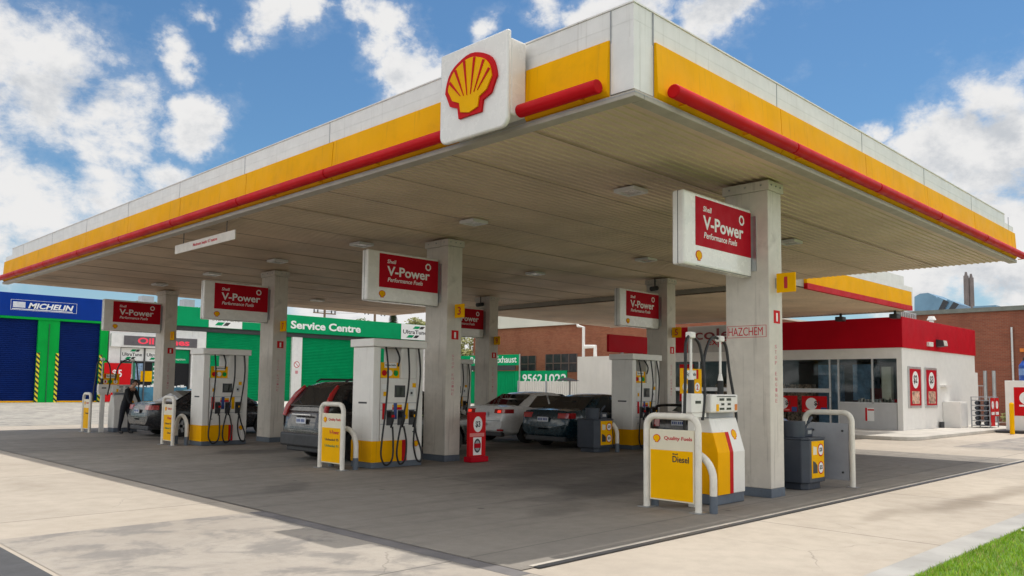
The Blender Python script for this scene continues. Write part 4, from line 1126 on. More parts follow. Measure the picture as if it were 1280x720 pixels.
# shop inside
DIN = mat('interior_dark', (.22, .19, .17), .7)
MB().box(SX + .3, SE - .3, SYR + .21, SL - .3, .10, .14).build('inside_floor', mat('shop_floor', (.3, .29, .27), .5), t)
MB().box(SX + .3, SE - .21, SYR + .21, SL - .21, 2.93, 2.99).build('inside_ceiling', DIN, t)
MB().box(SX + 4.2, SX + 4.3, SYR + .21, SL - .3, .141, 2.92).build('inside_partition', DIN, t)
FRB = mat('cooler_blue', (.22, .40, .60), .3, var=.3, vscale=3)
for y in (7.9, 9.4, 12.2): MB().box(SX + 1.6, SX + 2.3, y, y + .85, .141, 2.75).build('drinks_cooler', FRB, t)
for y in (10.4, 14.0, 11.6):
    sh = MB().box(SX + 1.2, SX + 1.7, y, y + 1.1, .141, 1.9).build('goods_shelf', mat('shelf_goods', (.45, .3, .2), .6, var=.9, vscale=9), t)
MB().box(SX + .7, SX + 1.3, SYR + .3, 8.4, .141, 1.25).build('counter', mat('counter_brown', (.12, .05, .04), .5), t)
b = MB()
for i in range(12): y = 6.6 + i * .12; b.box(SX + .2, SX + .4, y, y + .08, 1.16, 1.30 + .08 * rnd.random())
b.build('counter_goods', mat('counter_items', (.5, .48, .45), .5, var=.7, vscale=12), t)
MB().box(SX + .25, SX + .5, 6.5, 7.15, 1.0, 1.32).build('display_box', REDB, t)
MB().box(SX + 1.5, SX + 1.9, 7.4, 8.0, 1.0, 1.75).build('till_screen', mat('maroon_goods', (.2, .02, .03), .5), t)
MB().box(SX + .2, SX + .5, SYR + .5, SYR + .85, 1.2, 2.6).build('blind', mat('cream_blind', (.55, .53, .42), .6), t)
# $1 posters in the lower panes
for y in (10.28, 11.55):
    ps = panel('price_poster', (SX + .04, y, .72), YN, ZP, 1.08, .68, REDB, t, .01)
    disc('poster_disc', (SX + .03, y - .42, 1.08), YN, ZP, .25, TEXTW, ps, .004)
    text('$1', (SX + .026, y - .54, .98), YN, ZP, .22, .22, TEXTK, ps, bold=.03)
    panel('poster_blue', (SX + .03, y - .82, .73), YN, ZP, .24, .2, BINLBL, ps, .004)
    panel('poster_line', (SX + .03, y - .12, .77), YN, ZP, .6, .06, mat('pink_strip', (.72, .22, .2), .5), ps, .004)
panel('tall_poster', (SX + .04, 16.3, 1.05), YN, ZP, .75, 1.75, REDB, t, .01)
panel('price_poster_upper', (SX + .04, 12.3, 1.8), YN, ZP, .8, .9, REDS, t, .01)
sp = panel('small_notice', (SX + .038, 7.65, .45), YN, ZP, .34, .52, TEXTW, t, .006); panel('notice_edge', (SX + .032, 7.65, .45), YN, ZP, .07, .52, REDB, sp, .004); panel('notice_head', (SX + .032, 7.56, .86), YN, ZP, .25, .06, REDB, sp, .004)
# right-hand side wall fittings
f = SYR - .0
for x0 in (26.45, 28.35):
    fr = MB().box(x0, x0 + 1.45, f - .05, f - .001, .98, 2.63).build('poster_frame', ALU, t, .008)
    pp = MB().box(x0 + .12, x0 + 1.33, f - .058, f - .051, 1.08, 2.53).build('poster', REDS, fr)
    disc('poster_disc', (x0 + .72, f - .058, 2.1), XP, ZP, .34, TEXTW, pp, .003); text('$%d' % (2 if x0 < 27 else 3), (x0 + .5, f - .061, 1.93), XP, ZP, .42, .36, TEXTK, pp, bold=.03)
    panel('poster_picture', (x0 + .3, f - .058, 1.15), XP, ZP, .85, .5, mat('poster_food', (.55, .35, .25), .5, var=.8, vscale=6), pp, .003)
MB().box(28.6, 29.1, f - .16, f - .051, 3.5, 3.68).build('alarm_box', PUMPW, t, .01)
lf = MB(); lf.prism([(29.75, f - .06, 3.52), (29.75, f - .36, 3.56), (29.75, f - .32, 3.80), (29.75, f - .06, 3.84)], (.5, 0, 0)); lo_ = lf.build('floodlight', DARK, t)
MB().prism([(29.78, f - .365, 3.57), (30.22, f - .365, 3.57), (30.22, f - .33, 3.79), (29.78, f - .33, 3.79)], (0, -.01, 0)).build('floodlight_lens', LAMPG, lo_)
MB().box(30.3, 31.2, f - .22, f - .001, 1.84, 1.92).build('wall_light', PUMPW, t)
MB().cyl((30.0, f - .12, .131), (30.0, f - .12, .38), .1).build('drain_pot', DARK, t)
MB().box(35.301, 35.9, f + .05, f + .8, .0, 2.56).build('side_wing', WS, t)
for (x, y) in ((27.6, 9.2), (27.1, 7.0)):
    MB().cyl((x, y, 4.42), (x, y, 4.72), .07).build('roof_stub', GREYP, t)
c = MB(); c.cyl((32.0, 7.0, 4.42), (32.0, 7.0, 4.85), .10); c.cyl((32.0, 7.0, 4.85), (32.0, 7.0, 5.02), .2, .12); c.build('roof_cowl', PUMPW, t)
b = MB()
for i in range(9): b.box(27.2 + i * .2, 27.23 + i * .2, 6.6, 6.63, 4.42, 4.85)
b.box(27.2, 28.85, 6.6, 6.64, 4.851, 4.89); b.build('roof_rail', ALU, t)

# second canopy towards the shop
t = thing('shop_canopy', 'smaller canopy with yellow and red edge between the pumps and the shop', 'canopy', (16.6, 5.68, 4.73))
XE = 25.6; Y0 = 5.68
MB().corr((15.96, Y0 + .1, 4.75), (XE - 15.96, 0, 0), (0, 14.4, 0), 90, (0, 0, -.025), duty=(.0, .62, .68, .94)).build('soffit', SOFFIT, t)
MB().box(15.98, XE - .02, Y0 + .1, 20.15, 4.78, 5.6).build('roof_deck', TRIM, t)
MB().box(16.6, XE, Y0, Y0 + .1, 4.90, 5.44).build('yellow_band', YELLOW, t)
MB().box(16.6, XE, Y0 - .02, Y0 + .1, 4.72, 4.898).build('red_band', RED, t)
MB().box(16.6, XE + .12, Y0 - .0, Y0 + .1, 5.442, 5.62).build('white_fascia', PANELW, t)
MB().box(16.6, XE - .8, Y0 - .0, Y0 + .1, 5.622, 5.95).build('white_cap', PANELW, t)
MB().box(XE + .001, XE + .12, Y0, Y0 + .3, 4.73, 5.44).build('corner_pier', PANELW, t)
MB().box(XE - .019, XE + .05, Y0 + .31, 20.2, 4.70, 5.44).build('end_trim', TRIM, t)
for (x, y, n) in ((25.3, 8.3, 'left'), (25.3, 6.2, 'right')):
    q = thing('security_camera', 'dark camera under the small canopy, above the shop window' if n == 'left' else 'dark camera at the outer corner of the small canopy above the red band', 'camera', (x, y, 4.6), 'security cameras at the shop')
    MB().cyl((x, y, 4.5), (x, y, 4.73), .05).build('stem', DARK, q); MB().box(x - .2, x + .2, y - .14, y + .16, 4.42, 4.6).build('housing', DARK, q, .03)

# right brick works with roof plant and stacks
t = thing('brick_works', 'red brown windowless brick works behind the shop with a grey gutter', 'building', (45, 0, 0))
MB().box(45, 58, -14, 13, 0, 6.25).build('wall', BRICK_R, t)
MB().box(44.85, 45.2, -14.1, 13.1, 6.252, 6.5).build('gutter', mat('gutter_grey', (.16, .17, .15), .6, var=.15), t)
MB().box(45.21, 58, -14, 13, 6.252, 6.4).build('roof', GREYP, t)
MB().cyl((44.9, 6.87, 0), (44.9, 6.87, 5.3), .06, n=8).build('downpipe', ALU, t)
MB().box(44.85, 44.998, 6.3, 6.5, 3.9, 4.1).build('wall_lamp', mat('orange', (.7, .2, .02), .4), t)
MB().box(46.5, 47.6, 8.0, 9.2, 6.4, 6.75).build('roof_box', DUCT, t)
t = thing('roof_duct', 'blue grey curved ventilation duct on the brick works roof', 'duct', (48, 11, 6.4))
P = [at(x, y, 'X', 47.5) for x, y in ((1143, 395), (1143, 371), (1150, 367), (1160, 366), (1169, 370), (1176, 377), (1179, 395))]
MB().prism(P, (3, 0, 0)).build('curved_hood', DUCT, t)
for i, (pa) in enumerate((((1172, 371), (1186, 377), (1177, 394), (1164, 388)), ((1184, 374), (1199, 380), (1188, 394), (1176, 389)))):
    P = [at(x, y, 'X', 47.1 + i * .08) for x, y in pa]; MB().prism(P, (2.6 - .2 * i, 0, 0)).build('duct_mouth', DUCT, t)
    c_ = [p.copy() for p in P]; m_ = lambda a, b_, k: a + (b_ - a) * k
    Q = [m_(P[0], P[1], .55), P[1], P[2], m_(P[3], P[2], .55)]; MB().prism([q + Vector((-.03, 0, 0)) for q in Q], (.029, 0, 0)).build('duct_opening', DARK, t)
for i, (x, y) in enumerate(((1207.3, 340), (1212.6, 342))):
    q = at(x, y, 'X', 62); t = thing('chimney_stack', 'tall dark grey chimney stack, the taller left one of the pair' if i == 0 else 'tall dark grey chimney stack, the lower right one of the pair', 'chimney', (62, q.y, 0), 'pair of chimney stacks')
    MB().cyl((62 + i * .2, q.y, 0), (62 + i * .2, q.y, q.z - .3), .21, .18, n=12).build('stack', CHIM, t, smooth=True); MB().cyl((62 + i * .2, q.y, q.z - .299), (62 + i * .2, q.y, q.z), .12, .07, n=12).build('stack_tip', CHIM, t)

# things by the shop wall
t = thing('meter_cabinet', 'plain white cabinet against the shop side wall', 'cabinet', (31, 5.8, .13))
MB().box(30.55, 31.5, 5.5, 6.19, .132, 1.22).build('case', WS, t, .01); MB().box(30.6, 31.45, 5.485, 5.499, .2, 1.16).build('door', PANELW, t)
t = thing('gas_bottle_rack', 'metal rack of gas bottles with red posters beside the shop', 'rack', (32.2, 5.4, .13))
rk = (31.75, 33.0, 4.7, 5.45)
b = MB()
for x in (rk[0], rk[1] - .04):
    for y in (rk[2], rk[3] - .04): b.box(x, x + .04, y, y + .04, .132, 1.42)
b.box(rk[0], rk[1], rk[2], rk[3], 1.421, 1.45); b.build('frame', GREYP, t)
for i in range(6): MB().box(rk[0] + .041, rk[1] - .041, rk[2] + .041, rk[3] - .041, .2 + i * .215, .23 + i * .215).build('shelf', GREYP, t)
for i in range(5):
    for j in range(2):
        y = rk[2] + .2 + j * .34; z = .231 + i * .215
        g_ = thing('gas_bottle', 'small grey gas bottle lying in the rack by the shop', 'gas bottle', (rk[0] + .3, y, z), 'gas bottles in the rack')
        MB().cyl((rk[0] + .08, y, z + .09), (rk[0] + .42, y, z + .09), .085, n=10).build('bottle', CHAR, g_, .02, smooth=True); MB().cyl((rk[0] + .42, y, z + .09), (rk[0] + .5, y, z + .09), .03, n=8).build('valve', STEEL, g_)
        g_['label'] = f"grey gas bottle on the {['lowest', 'second lowest', 'middle', 'second highest', 'highest'][i]} shelf of the rack, {'outer' if j == 0 else 'wall'} side"
for i, x in enumerate((rk[0] + .02, rk[0] + .66)):
    pp = panel('poster', (x, rk[2] - .012, .2 if i == 0 else .62), XP, ZP, .58, 1.2 if i == 0 else .78, REDB, t, .01)
    disc('poster_disc', (x + .28, rk[2] - .022, 1.1), XP, ZP, .17, TEXTW, pp, .003); panel('poster_strip', (x + .06, rk[2] - .022, .68), XP, ZP, .44, .12, TEXTW, pp, .003)
t = thing('bollard', 'yellow steel bollard beside the red and white cabinet', 'bollard', (29.6, 3.4, 0))
MB().cyl((29.6, 3.4, 0), (29.6, 3.4, 1.2), .085, n=14).build('post', YSIGN, t, smooth=True); MB().cyl((29.6, 3.4, 1.201), (29.6, 3.4, 1.25), .085, .04, n=14).build('cap', YSIGN, t)
t = thing('service_cabinet', 'white cabinet with a red panel and white roundel at the frame edge', 'cabinet', (31, 2.8, 0))
MB().box(30.4, 32.6, .9, 4.2, .005, .1).build('island', DARK, t, .02)
MB().box(31, 31.6, 1.2, 3.95, .101, 2.13).build('case', WS, t, .015)
pp = panel('red_panel', (31, 3.63, .70), YN, ZP, 2.1, 1.16, REDB, t, .01)
disc('roundel', (30.99, 3.18, 1.42), YN, ZP, .26, TEXTW, pp, .004); text('$', (30.986, 3.27, 1.31), YN, ZP, .16, .2, REDB, pp, bold=.02)
panel('panel_line', (30.99, 3.45, 1.08), YN, ZP, .9, .07, TEXTW, pp, .004)
t = thing('blue_bottle', 'bright blue bottle shaped sign standing on the white cabinet', 'sign', (31.3, 3.2, 2.13))
q = MB(); q.cyl((31.3, 3.25, 2.132), (31.3, 3.25, 2.75), .24, n=18); q.cyl((31.3, 3.25, 2.75), (31.3, 3.25, 2.95), .24, .1, n=18); q.build('bottle', mat('bottle_blue', (.02, .09, .42), .3), t, smooth=True)
MB().cyl((31.3, 3.25, 2.951), (31.3, 3.25, 3.08), .09, n=12).build('cap', DARK, t); MB().cyl((31.3, 3.25, 2.35), (31.3, 3.25, 2.62), .245, n=18).build('label_band', mat('bottle_label', (.2, .35, .65), .4), t, smooth=True)
t = thing('steel_gate', 'two tall steel gate posts with mesh in front of the brick works', 'gate', (40, 7, 0))
for y in (7.0, 6.6): MB().cyl((40, y, 0), (40, y, 2.75), .09, n=10).build('post', STEEL, t)
MB().box(39.98, 40.02, 7.05, 9.0, 1.95, 2.0).build('rail', STEEL, t)
b = MB()
for i in range(22): b.box(39.995, 40.005, 7.05 + i * .09, 7.056 + i * .09, .1, 1.95)
b.build('mesh', STEEL, t)

# ------------------------------------------------------------------ trees, poles
def leaf_cloud(centres, n, size, seed, squash=1.0):
    r_ = random.Random(seed); b = MB()
    for _ in range(n):
        c, rad = centres[r_.randrange(len(centres))]
        v = Vector((r_.gauss(0, 1), r_.gauss(0, 1), r_.gauss(0, 1))).normalized() * (rad * (.35 + .65 * r_.random() ** .5)); v.z *= squash
        p = Vector(c) + v; u = Vector((r_.gauss(0, 1), r_.gauss(0, 1), r_.gauss(0, .6))).normalized(); w = u.orthogonal().normalized(); s_ = size * (.6 + .8 * r_.random())
        b.add([p - u * s_, p + w * s_ * .5, p + u * s_, p - w * s_ * .5], [(0, 1, 2, 3)])
    return b


LEAFY = leaf_mat('yellow_green_leaves', (.16, .17, .03), (.26, .24, .05)); LEAFD = leaf_mat('dark_leaves', (.035, .07, .02), (.06, .10, .03)); LEAFM = leaf_mat('mid_leaves', (.07, .13, .025), (.12, .18, .04))


def tree(x, y, h, r, m, label, name='leafy_tree', seed=1, group='trees behind the service centre'):
    rr = random.Random(seed); t = thing(name, label, 'tree', (x, y, 0), group)
    b = MB(); b.tube([(x, y, 0), (x + .1, y, h * .4), (x, y + .1, h * .8)], [.28, .2, .06], n=8, smooth=0)
    cs = []
    for i in range(11):
        a = rr.random() * 6.28; k = rr.random() ** .5; z = h * (.52 + .42 * rr.random()); q = (x + math.cos(a) * r * k * .8, y + math.sin(a) * r * k * .8, z)
        cs.append((q, r * (.28 + .22 * rr.random()))); b.tube([(x, y, h * .42), q], [.09, .03], n=5, smooth=0)
    b.build('trunk', BARK, t); leaf_cloud(cs, 2600, .22, seed, .8).build('crown', m, t)


def conifer(x, y, h, r, label, seed=3):
    rr = random.Random(seed); t = thing('conifer', label, 'tree', (x, y, 0), 'trees behind the service centre')
    MB().cyl((x, y, 0), (x, y, h), .22, .03, n=8).build('trunk', BARK, t)
    b = MB()
    for i in range(2400):
        k = rr.random() ** .7; z = h * (.15 + .85 * k); a = rr.random() * 6.28; rad = r * (1 - k) * (.4 + .6 * rr.random()) + .1
        p = Vector((x + math.cos(a) * rad, y + math.sin(a) * rad, z - rad * .25)); u = Vector((math.cos(a), math.sin(a), -.35)); w = Vector((-math.sin(a), math.cos(a), 0)); s_ = .3
        b.add([p - u * s_, p + w * .09, p + u * s_, p - w * .09], [(0, 1, 2, 3)])
    b.build('crown', LEAFD, t)


def far_xy(px, Y): q = at(px, 420, 'Y', Y); return q.x, Y


x, y = far_xy(491, 84); conifer(x, y, at(490, 384, 'Y', 84).z, 2.6, 'dark green pointed conifer rising behind the UltraTune board')
for i, (px, Y, ty, r, m, lb) in enumerate(((512, 83, 396, 3.6, LEAFY, 'pale yellow green tree right of the conifer'), (470, 86, 398, 3.2, LEAFM, 'bright green tree behind the taller power pole'),
                                       (540, 82, 394, 3.6, LEAFY, 'pale yellow green tree behind the end of the service centre'), (588, 78, 405, 3.4, LEAFY, 'yellow green tree seen between two columns'),
                                       (452, 90, 403, 2.6, LEAFM, 'low green tree left of the taller power pole'), (250, 90, 381, 3, LEAFD, 'dark treetop showing above the green fascia'), (184, 92, 376, 3, LEAFD, 'dark treetop above the lit display'))):
    x, y = far_xy(px, Y); tree(x, y, at(px, ty, 'Y', Y).z, r, m, lb.replace('UltraTune ', ''), seed=10 + i)
for i, (px, ty, Y, lb) in enumerate(((405, 389, 88, 'timber power pole left, with two short crossarms over the green roof'), (468, 379, 84, 'timber power pole right, taller, with wide crossarm near the conifer'))):
    x, y = far_xy(px, Y); z = at(px, ty, 'Y', Y).z; t = thing('power_pole', lb, 'power pole', (x, y, 0), 'power poles behind the service centre')
    MB().cyl((x, y, 0), (x, y, z + .6), .2, .15, n=8).build('pole', WOOD, t)
    for k, zz in enumerate((z - .35, z - 1.1)[:1 + (i == 1)]):
        ca = MB().box(x - 1.7, x + 1.7, y - .08, y + .08, zz, zz + .14).build('crossarm', WOOD, t)
        for u in (-1.6, -1.05, 1.05, 1.6): MB().cyl((x + u, y, zz + (.14 if i == 0 else -.5)), (x + u, y, zz + (.5 if i == 0 else -.0)), .09, n=6).build('insulator', DARK, ca)
    t2 = None
for k, (dz, u) in enumerate(((.25, -1.6), (.25, 1.6))):
    (xa, ya), (xb, yb_) = far_xy(405, 88), far_xy(468, 84); za, zb = at(405, 389, 'Y', 88).z - .1, at(468, 379, 'Y', 84).z - .3
    o = MB().tube([(xa + u, ya, za), ((xa + xb) / 2 + u, (ya + yb_) / 2, (za + zb) / 2 - .4), (xb + u, yb_, zb)], .02, n=5, smooth=6).build('power_line', DARK)
    tag(o, 'thin dark wire strung between the two power poles', 'wire', 'wires between the power poles')
rr_ = random.Random(44); cs_ = []
for i in range(150):
    a = rr_.uniform(-.9, 2.5); dist = rr_.uniform(150, 230); cs_.append(((math.cos(a) * dist, math.sin(a) * dist, rr_.uniform(2, 5.0)), rr_.uniform(3, 5.5)))
tag(leaf_cloud(cs_, 26000, .75, 45, .8).build('treeline', LEAFM), 'far belt of low trees beyond the buildings', 'trees', kind='stuff')
t = thing('low_shrub', 'low yellow flowering shrub beside the gas bottle rack', 'shrub', (36, 4.6, 0))
leaf_cloud([((36 + rnd.uniform(-.8, .8), 4.4 + rnd.uniform(-.5, .5), .3 + .3 * rnd.random()), .35) for _ in range(8)], 700, .09, 5).build('foliage', LEAFY, t)
MB().box(35.0, 37.2, 3.8, 5.2, .0, .25).build('planter', mat('planter_brick', (.2, .09, .06), .8, var=.3), t)

# ------------------------------------------------------------------ cars
def interp(tbl, x):
    if x <= tbl[0][0]: return tbl[0][1]
    for (a, p), (b_, q) in zip(tbl, tbl[1:]):
        if x <= b_:
            k = (x - a) / (b_ - a); k = k * k * (3 - 2 * k) if False else k
            return p + (q - p) * k
    return tbl[-1][1]


def loft(stations, name, m, parent, off, sub=1):
    """stations: list of rings (equal length lists of (x,y,z)), ends closed"""
    b = MB(); n = len(stations[0]); vs = [Vector(p) + off for r_ in stations for p in r_]; fs = []
    for i in range(len(stations) - 1):
        for j in range(n): fs.append((i * n + j, i * n + (j + 1) % n, (i + 1) * n + (j + 1) % n, (i + 1) * n + j))
    fs += [list(range(n))[::-1], [len(vs) - n + j for j in range(n)]]
    b.add(vs, fs); return b.build(name, m, parent, smooth='all')


def make_car(ox, oy, label, S):
    """local x forward from the rear bumper, y to the car's left"""
    t = thing('parked_car', label, 'car', (ox, oy, 0), 'cars parked at the pumps')
    O = Vector((ox, oy, 0)); Lc, Wd, Hc = S['L'], S['W'], S['H']; hw = Wd / 2
    top = S['top']; belt = S['belt']
    xs = sorted(set([0, .04, .12, .3, .55, .8, 1.1, 1.5, 2, 2.5, 3, 3.4, 3.8, 4.1, 4.3] + [Lc - .4, Lc - .2, Lc - .08, Lc])); xs = [x for x in xs if x <= Lc]
    st = []
    for x in xs:
        e = min(x, Lc - x); w = hw * (1 - .16 * max(0, 1 - e / .55) ** 2.2); zt = interp(top, x); zb = .22 + .16 * max(0, 1 - e / .35) ** 2
        r_ = []
        zs = zb + (zt - zb)
        half = [(0, zb), (w * .80, zb), (w * .96, zb + .10), (w * .995, zb + .28), (w, zb + (zt - zb) * .62), (w * .975, zt - .09), (w * .90, zt - .015), (w * .6, zt + .012), (0, zt + .02)]
        r_ = [(x, y, z) for y, z in half] + [(x, -y, z) for y, z in half[-2:0:-1]]
        st.append(r_)
    for idx, dx in ((0, -.004), (-1, .004)):
        r_ = st[idx]; cz = sum(p[2] for p in r_) / len(r_)
        r2_ = [(x + dx, y * .25, cz + (z - cz) * .25) for x, y, z in r_]
        st.insert(0, r2_) if idx == 0 else st.append(r2_)
    body = loft(st, 'body', S['paint'], t, O)
    # wheel arches cut out of the body
    wr = S.get('wr', .32); cut = MB()
    for wx in S['axles']:
        for sy in (-1, 1): cut.cyl(O + Vector((wx, sy * (hw + .1), wr)), O + Vector((wx, sy * (hw - .30), wr)), wr + .06, n=24)
    co = cut.build('cutter', DARK)
    md = body.modifiers.new('cut', 'BOOLEAN'); md.object = co; md.operation = 'DIFFERENCE'; md.solver = 'EXACT'
    co.location = co.location
    body_loc = body.matrix_world
    bpy.context.view_layer.update()
    me = bpy.data.meshes.new_from_object(body.evaluated_get(bpy.context.evaluated_depsgraph_get()))
    body.modifiers.clear(); body.data = me; bpy.data.objects.remove(co)
    try: me.set_sharp_from_angle(angle=R(38))
    except Exception: pass
    # greenhouse
    xr0, xr1, xf1, xf0 = S['gh']; zb = belt - .04; zr = Hc; wb = hw * .90; tan = (wb - hw * .70) / (zr - zb)
    def ghw(z): return wb - (z - zb) * tan
    st = []
    N = [(xr0, zb + .03), ((xr0 + xr1) / 2, (zb + zr) / 2 + .05), (xr1 - .12, zr - .09), (xr1 + .15, zr - .012), ((xr1 + xf1) / 2, zr + .012), (xf1 - .2, zr - .01), (xf1 + .1, zr - .10), ((xf1 + xf0) / 2, (zb + zr) / 2 + .06), (xf0, zb + .02)]
    for x, z in N:
        wz = ghw(z)
        half = [(0, zb), (wb, zb), (ghw(zb + (z - zb) * .5), zb + (z - zb) * .5), (wz + .0, z - .05 * min(1, (z - zb) / .3)), (wz - .06, z - .008), (wz * .5, z + .012), (0, z + .018)]
        st.append([(x, y, q) for y, q in half] + [(x, -y, q) for y, q in half[-2:0:-1]])
    gh = loft(st, 'roof', S['paint'], t, O)
    # glass: side windows
    e = .008
    def side(pts, sy, nm='side_window'):
        P = [O + Vector((x, sy * (ghw(z) + e), z)) for x, z in pts]
        n_ = Vector((0, sy, tan)).normalized(); MB().prism(P, n_ * .006).build(nm, S.get('glass', CGLASS), gh)
    for sy in (-1, 1):
        for pts in S['side']: side(pts, sy)
    def slanted(x0, z0, x1, z1, k0, k1, nm, inset=.06):
        a = Vector((x0, 0, z0)); b_ = Vector((x1, 0, z1)); d = b_ - a; nrm = Vector((-d.z, 0, d.x)).normalized()
        if nrm.z < 0: nrm = -nrm
        p0 = a + d * k0 + nrm * .025; p1 = a + d * k1 + nrm * .025; w0 = ghw(p0.z) - inset; w1 = ghw(p1.z) - inset
        P = []
        for i in range(5): u = -1 + i * .5; P.append(O + p0 + Vector((0, u * w0, 0)) - nrm * .05 * 0)
        for i in range(5): u = 1 - i * .5; P.append(O + p1 + Vector((0, u * w1, 0)))
        MB().prism(P, nrm * .03).build(nm, S.get('glass', CGLASS), gh, .012)
    slanted(xr0, zb + .03, xr1, zr - .03, .10, .86, 'rear_window'); slanted(xf0, zb + .02, xf1, zr - .03, .08, .88, 'windscreen')
    # wheels
    for wx in S['axles']:
        for sy in (-1, 1):
            b = MB(); c = O + Vector((wx, sy * (hw - .11), wr))
            ring = []
            prof = [(wr * .62, -.10), (wr * .93, -.105), (wr, -.07), (wr, .07), (wr * .93, .105), (wr * .62, .10)]
            n = 24; vs = []; fs = []
            for i in range(n):
                a = 2 * math.pi * i / n
                for r_, q in prof: vs.append(c + Vector((math.cos(a) * r_, q, math.sin(a) * r_)))
            k = len(prof)
            for i in range(n):
                for j in range(k - 1): fs.append((i * k + j, ((i + 1) % n) * k + j, ((i + 1) % n) * k + j + 1, i * k + j + 1))
            b.add(vs, fs); whl = b.build('wheel', TYRE, t, smooth=True)
            rb = MB(); rb.cyl(c + Vector((0, -.06, 0)), c + Vector((0, .06, 0)), wr * .63, n=20)
            rb2 = MB(); oy_ = sy * .075
            for i in range(5):
                a = 2 * math.pi * i / 5; dv = Vector((math.cos(a), 0, math.sin(a))); pv = Vector((-math.sin(a), 0, math.cos(a))); q = c + Vector((0, oy_, 0))
                rb2.prism([q + pv * .045, q + dv * wr * .6 + pv * .03, q + dv * wr * .6 - pv * .03, q - pv * .045], (0, sy * .02, 0))
            rb.build('rim', DARK, whl); rb2.build('spokes', RIM, whl)
    # lamps, plate, trim
    for sy in (-1, 1):
        for (x0, x1, y0, y1, z0, z1, m_) in S['lamps']:
            def bw(x): return hw * (1 - .16 * max(0, 1 - x / .55) ** 2.2) * .985
            def rx(z):
                for (xa, za), (xb, zb_) in zip(top, top[1:]):
                    if z <= zb_ and zb_ > za: return xa + (xb - xa) * max(0, (z - za) / (zb_ - za))
                return .1
            def row(z, e):
                xr = rx(z); R_ = [(xr - e, y0), (xr - e, (y0 + bw(xr)) / 2), (xr - e * .8, bw(xr) * .955)]
                xe = max(x1, xr + .02)
                for k in (.15, .4, .7, 1.0): q = xr + (xe - xr) * k; R_.append((q, bw(q) + e * .8))
                if y1 < .8: R_ = [(xr - e, y0), (xr - e, y1)]
                return R_
            e_ = .012 if m_ is TAIL else .02
            A = row(z0, e_); B = row(z1, e_ * .6); n_ = len(A)
            vs = [O + Vector((x, sy * y, z0)) for x, y in A] + [O + Vector((x, sy * y, z1)) for x, y in B]
            vs += [O + Vector((x + .05, sy * (y - .05), z0)) for x, y in A] + [O + Vector((x + .05, sy * (y - .05), z1)) for x, y in B]
            fs = []
            for i in range(n_ - 1): fs += [(i, i + 1, n_ + i + 1, n_ + i), (2 * n_ + i, 3 * n_ + i, 3 * n_ + i + 1, 2 * n_ + i + 1), (i, 2 * n_ + i, 2 * n_ + i + 1, i + 1), (n_ + i, n_ + i + 1, 3 * n_ + i + 1, 3 * n_ + i)]
            fs += [(0, n_, 3 * n_, 2 * n_), (n_ - 1, 3 * n_ - 1, 4 * n_ - 1, 2 * n_ - 1)]
            MB().add(vs, fs).build('tail_lamp', m_, t, .006)
        for (x0, x1, y0, y1, z0, z1, m_) in S.get('low', []):
            MB().box(ox + x0, ox + x1, oy + sy * y0, oy + sy * y1, z0, z1).build('reflector', m_, t, .01)
        MB().box(ox + Lc - .32, ox + Lc - .04, oy + sy * hw * .55, oy + sy * hw * .86, .58, .72).build('headlight', CHROME, t, .03)
        mx = S['gh'][3] - .62
        mr = MB().box(ox + mx, ox + mx + .16, oy + sy * (hw - .06), oy + sy * (hw + .16), belt + .02, belt + .17).build('mirror', S['paint'], t, .04, smooth=True)
        for hx in S['handles']: MB().box(ox + hx, ox + hx + .2, oy + sy * (hw - .02), oy + sy * (hw + .02), belt - .15, belt - .115).build('door_handle', S.get('handle', S['paint']), t, .01)
        for hx in S['seams']:
            MB().box(ox + hx, ox + hx + .012, oy + sy * (hw - .03), oy + sy * (hw + .003), .36, belt - .03).build('door_seam', DARK, t)
    pz = S['plate']; xx = S.get('platex', -.012)
    pl = MB().box(ox + xx - .02, ox + xx, oy - .19, oy + .19, pz, pz + .125).build('number_plate', PLATE, t, .004)
    b = MB()
    for i in range(6): b.box(ox + xx - .023, ox + xx - .0201, oy - .15 + i * .052 + (.02 if i > 2 else 0), oy - .15 + i * .052 + .034 + (.02 if i > 2 else 0), pz + .035, pz + .095)
    b.build('plate_characters', BINLBL, pl)
    MB().box(ox - .006, ox + .1, oy - hw * .76, oy + hw * .76, S['plate'] - .13, S['plate'] - .122).build('boot_seam', DARK, t)
    MB().box(ox + .05, ox + .2, oy - hw * .78, oy + hw * .78, .2, .34).build('lower_valance', DARK, t, .03)
    return t


sedan_top = [(0, .58), (.03, .80), (.07, .98), (.14, 1.03), (.9, 1.06), (1.4, .98), (3.2, .94), (3.6, .93), (4.2, .84), (4.55, .72), (4.75, .55)]
SED = dict(L=4.75, W=1.80, H=1.45, belt=.97, axles=(.98, 3.75), top=sedan_top, gh=(.72, 1.55, 2.75, 3.62),
           side=[[(1.12, .985), (1.62, 1.36), (2.05, 1.375), (2.05, .985)], [(2.13, .985), (2.13, 1.375), (2.72, 1.36), (3.15, .985)]],
           lamps=[(-.012, .30, .48, .9, .82, .96, TAIL)], handles=(1.75, 2.75), seams=(1.2, 2.09, 3.1), plate=.72)
DKGREY = paint('dark_grey_car_paint', (.022, .023, .027), .25); SILVER = paint('silver_bronze_car_paint', (.034, .030, .028), .3); CARW = paint('white_car_paint', (.70, .70, .69), .0)
TEAL = paint('dark_teal_car_paint', (.003, .022, .034), .2); CARK = paint('black_car_paint', (.008, .008, .009), .3)


def spec(**k): d = dict(SED); d.update(k); return d


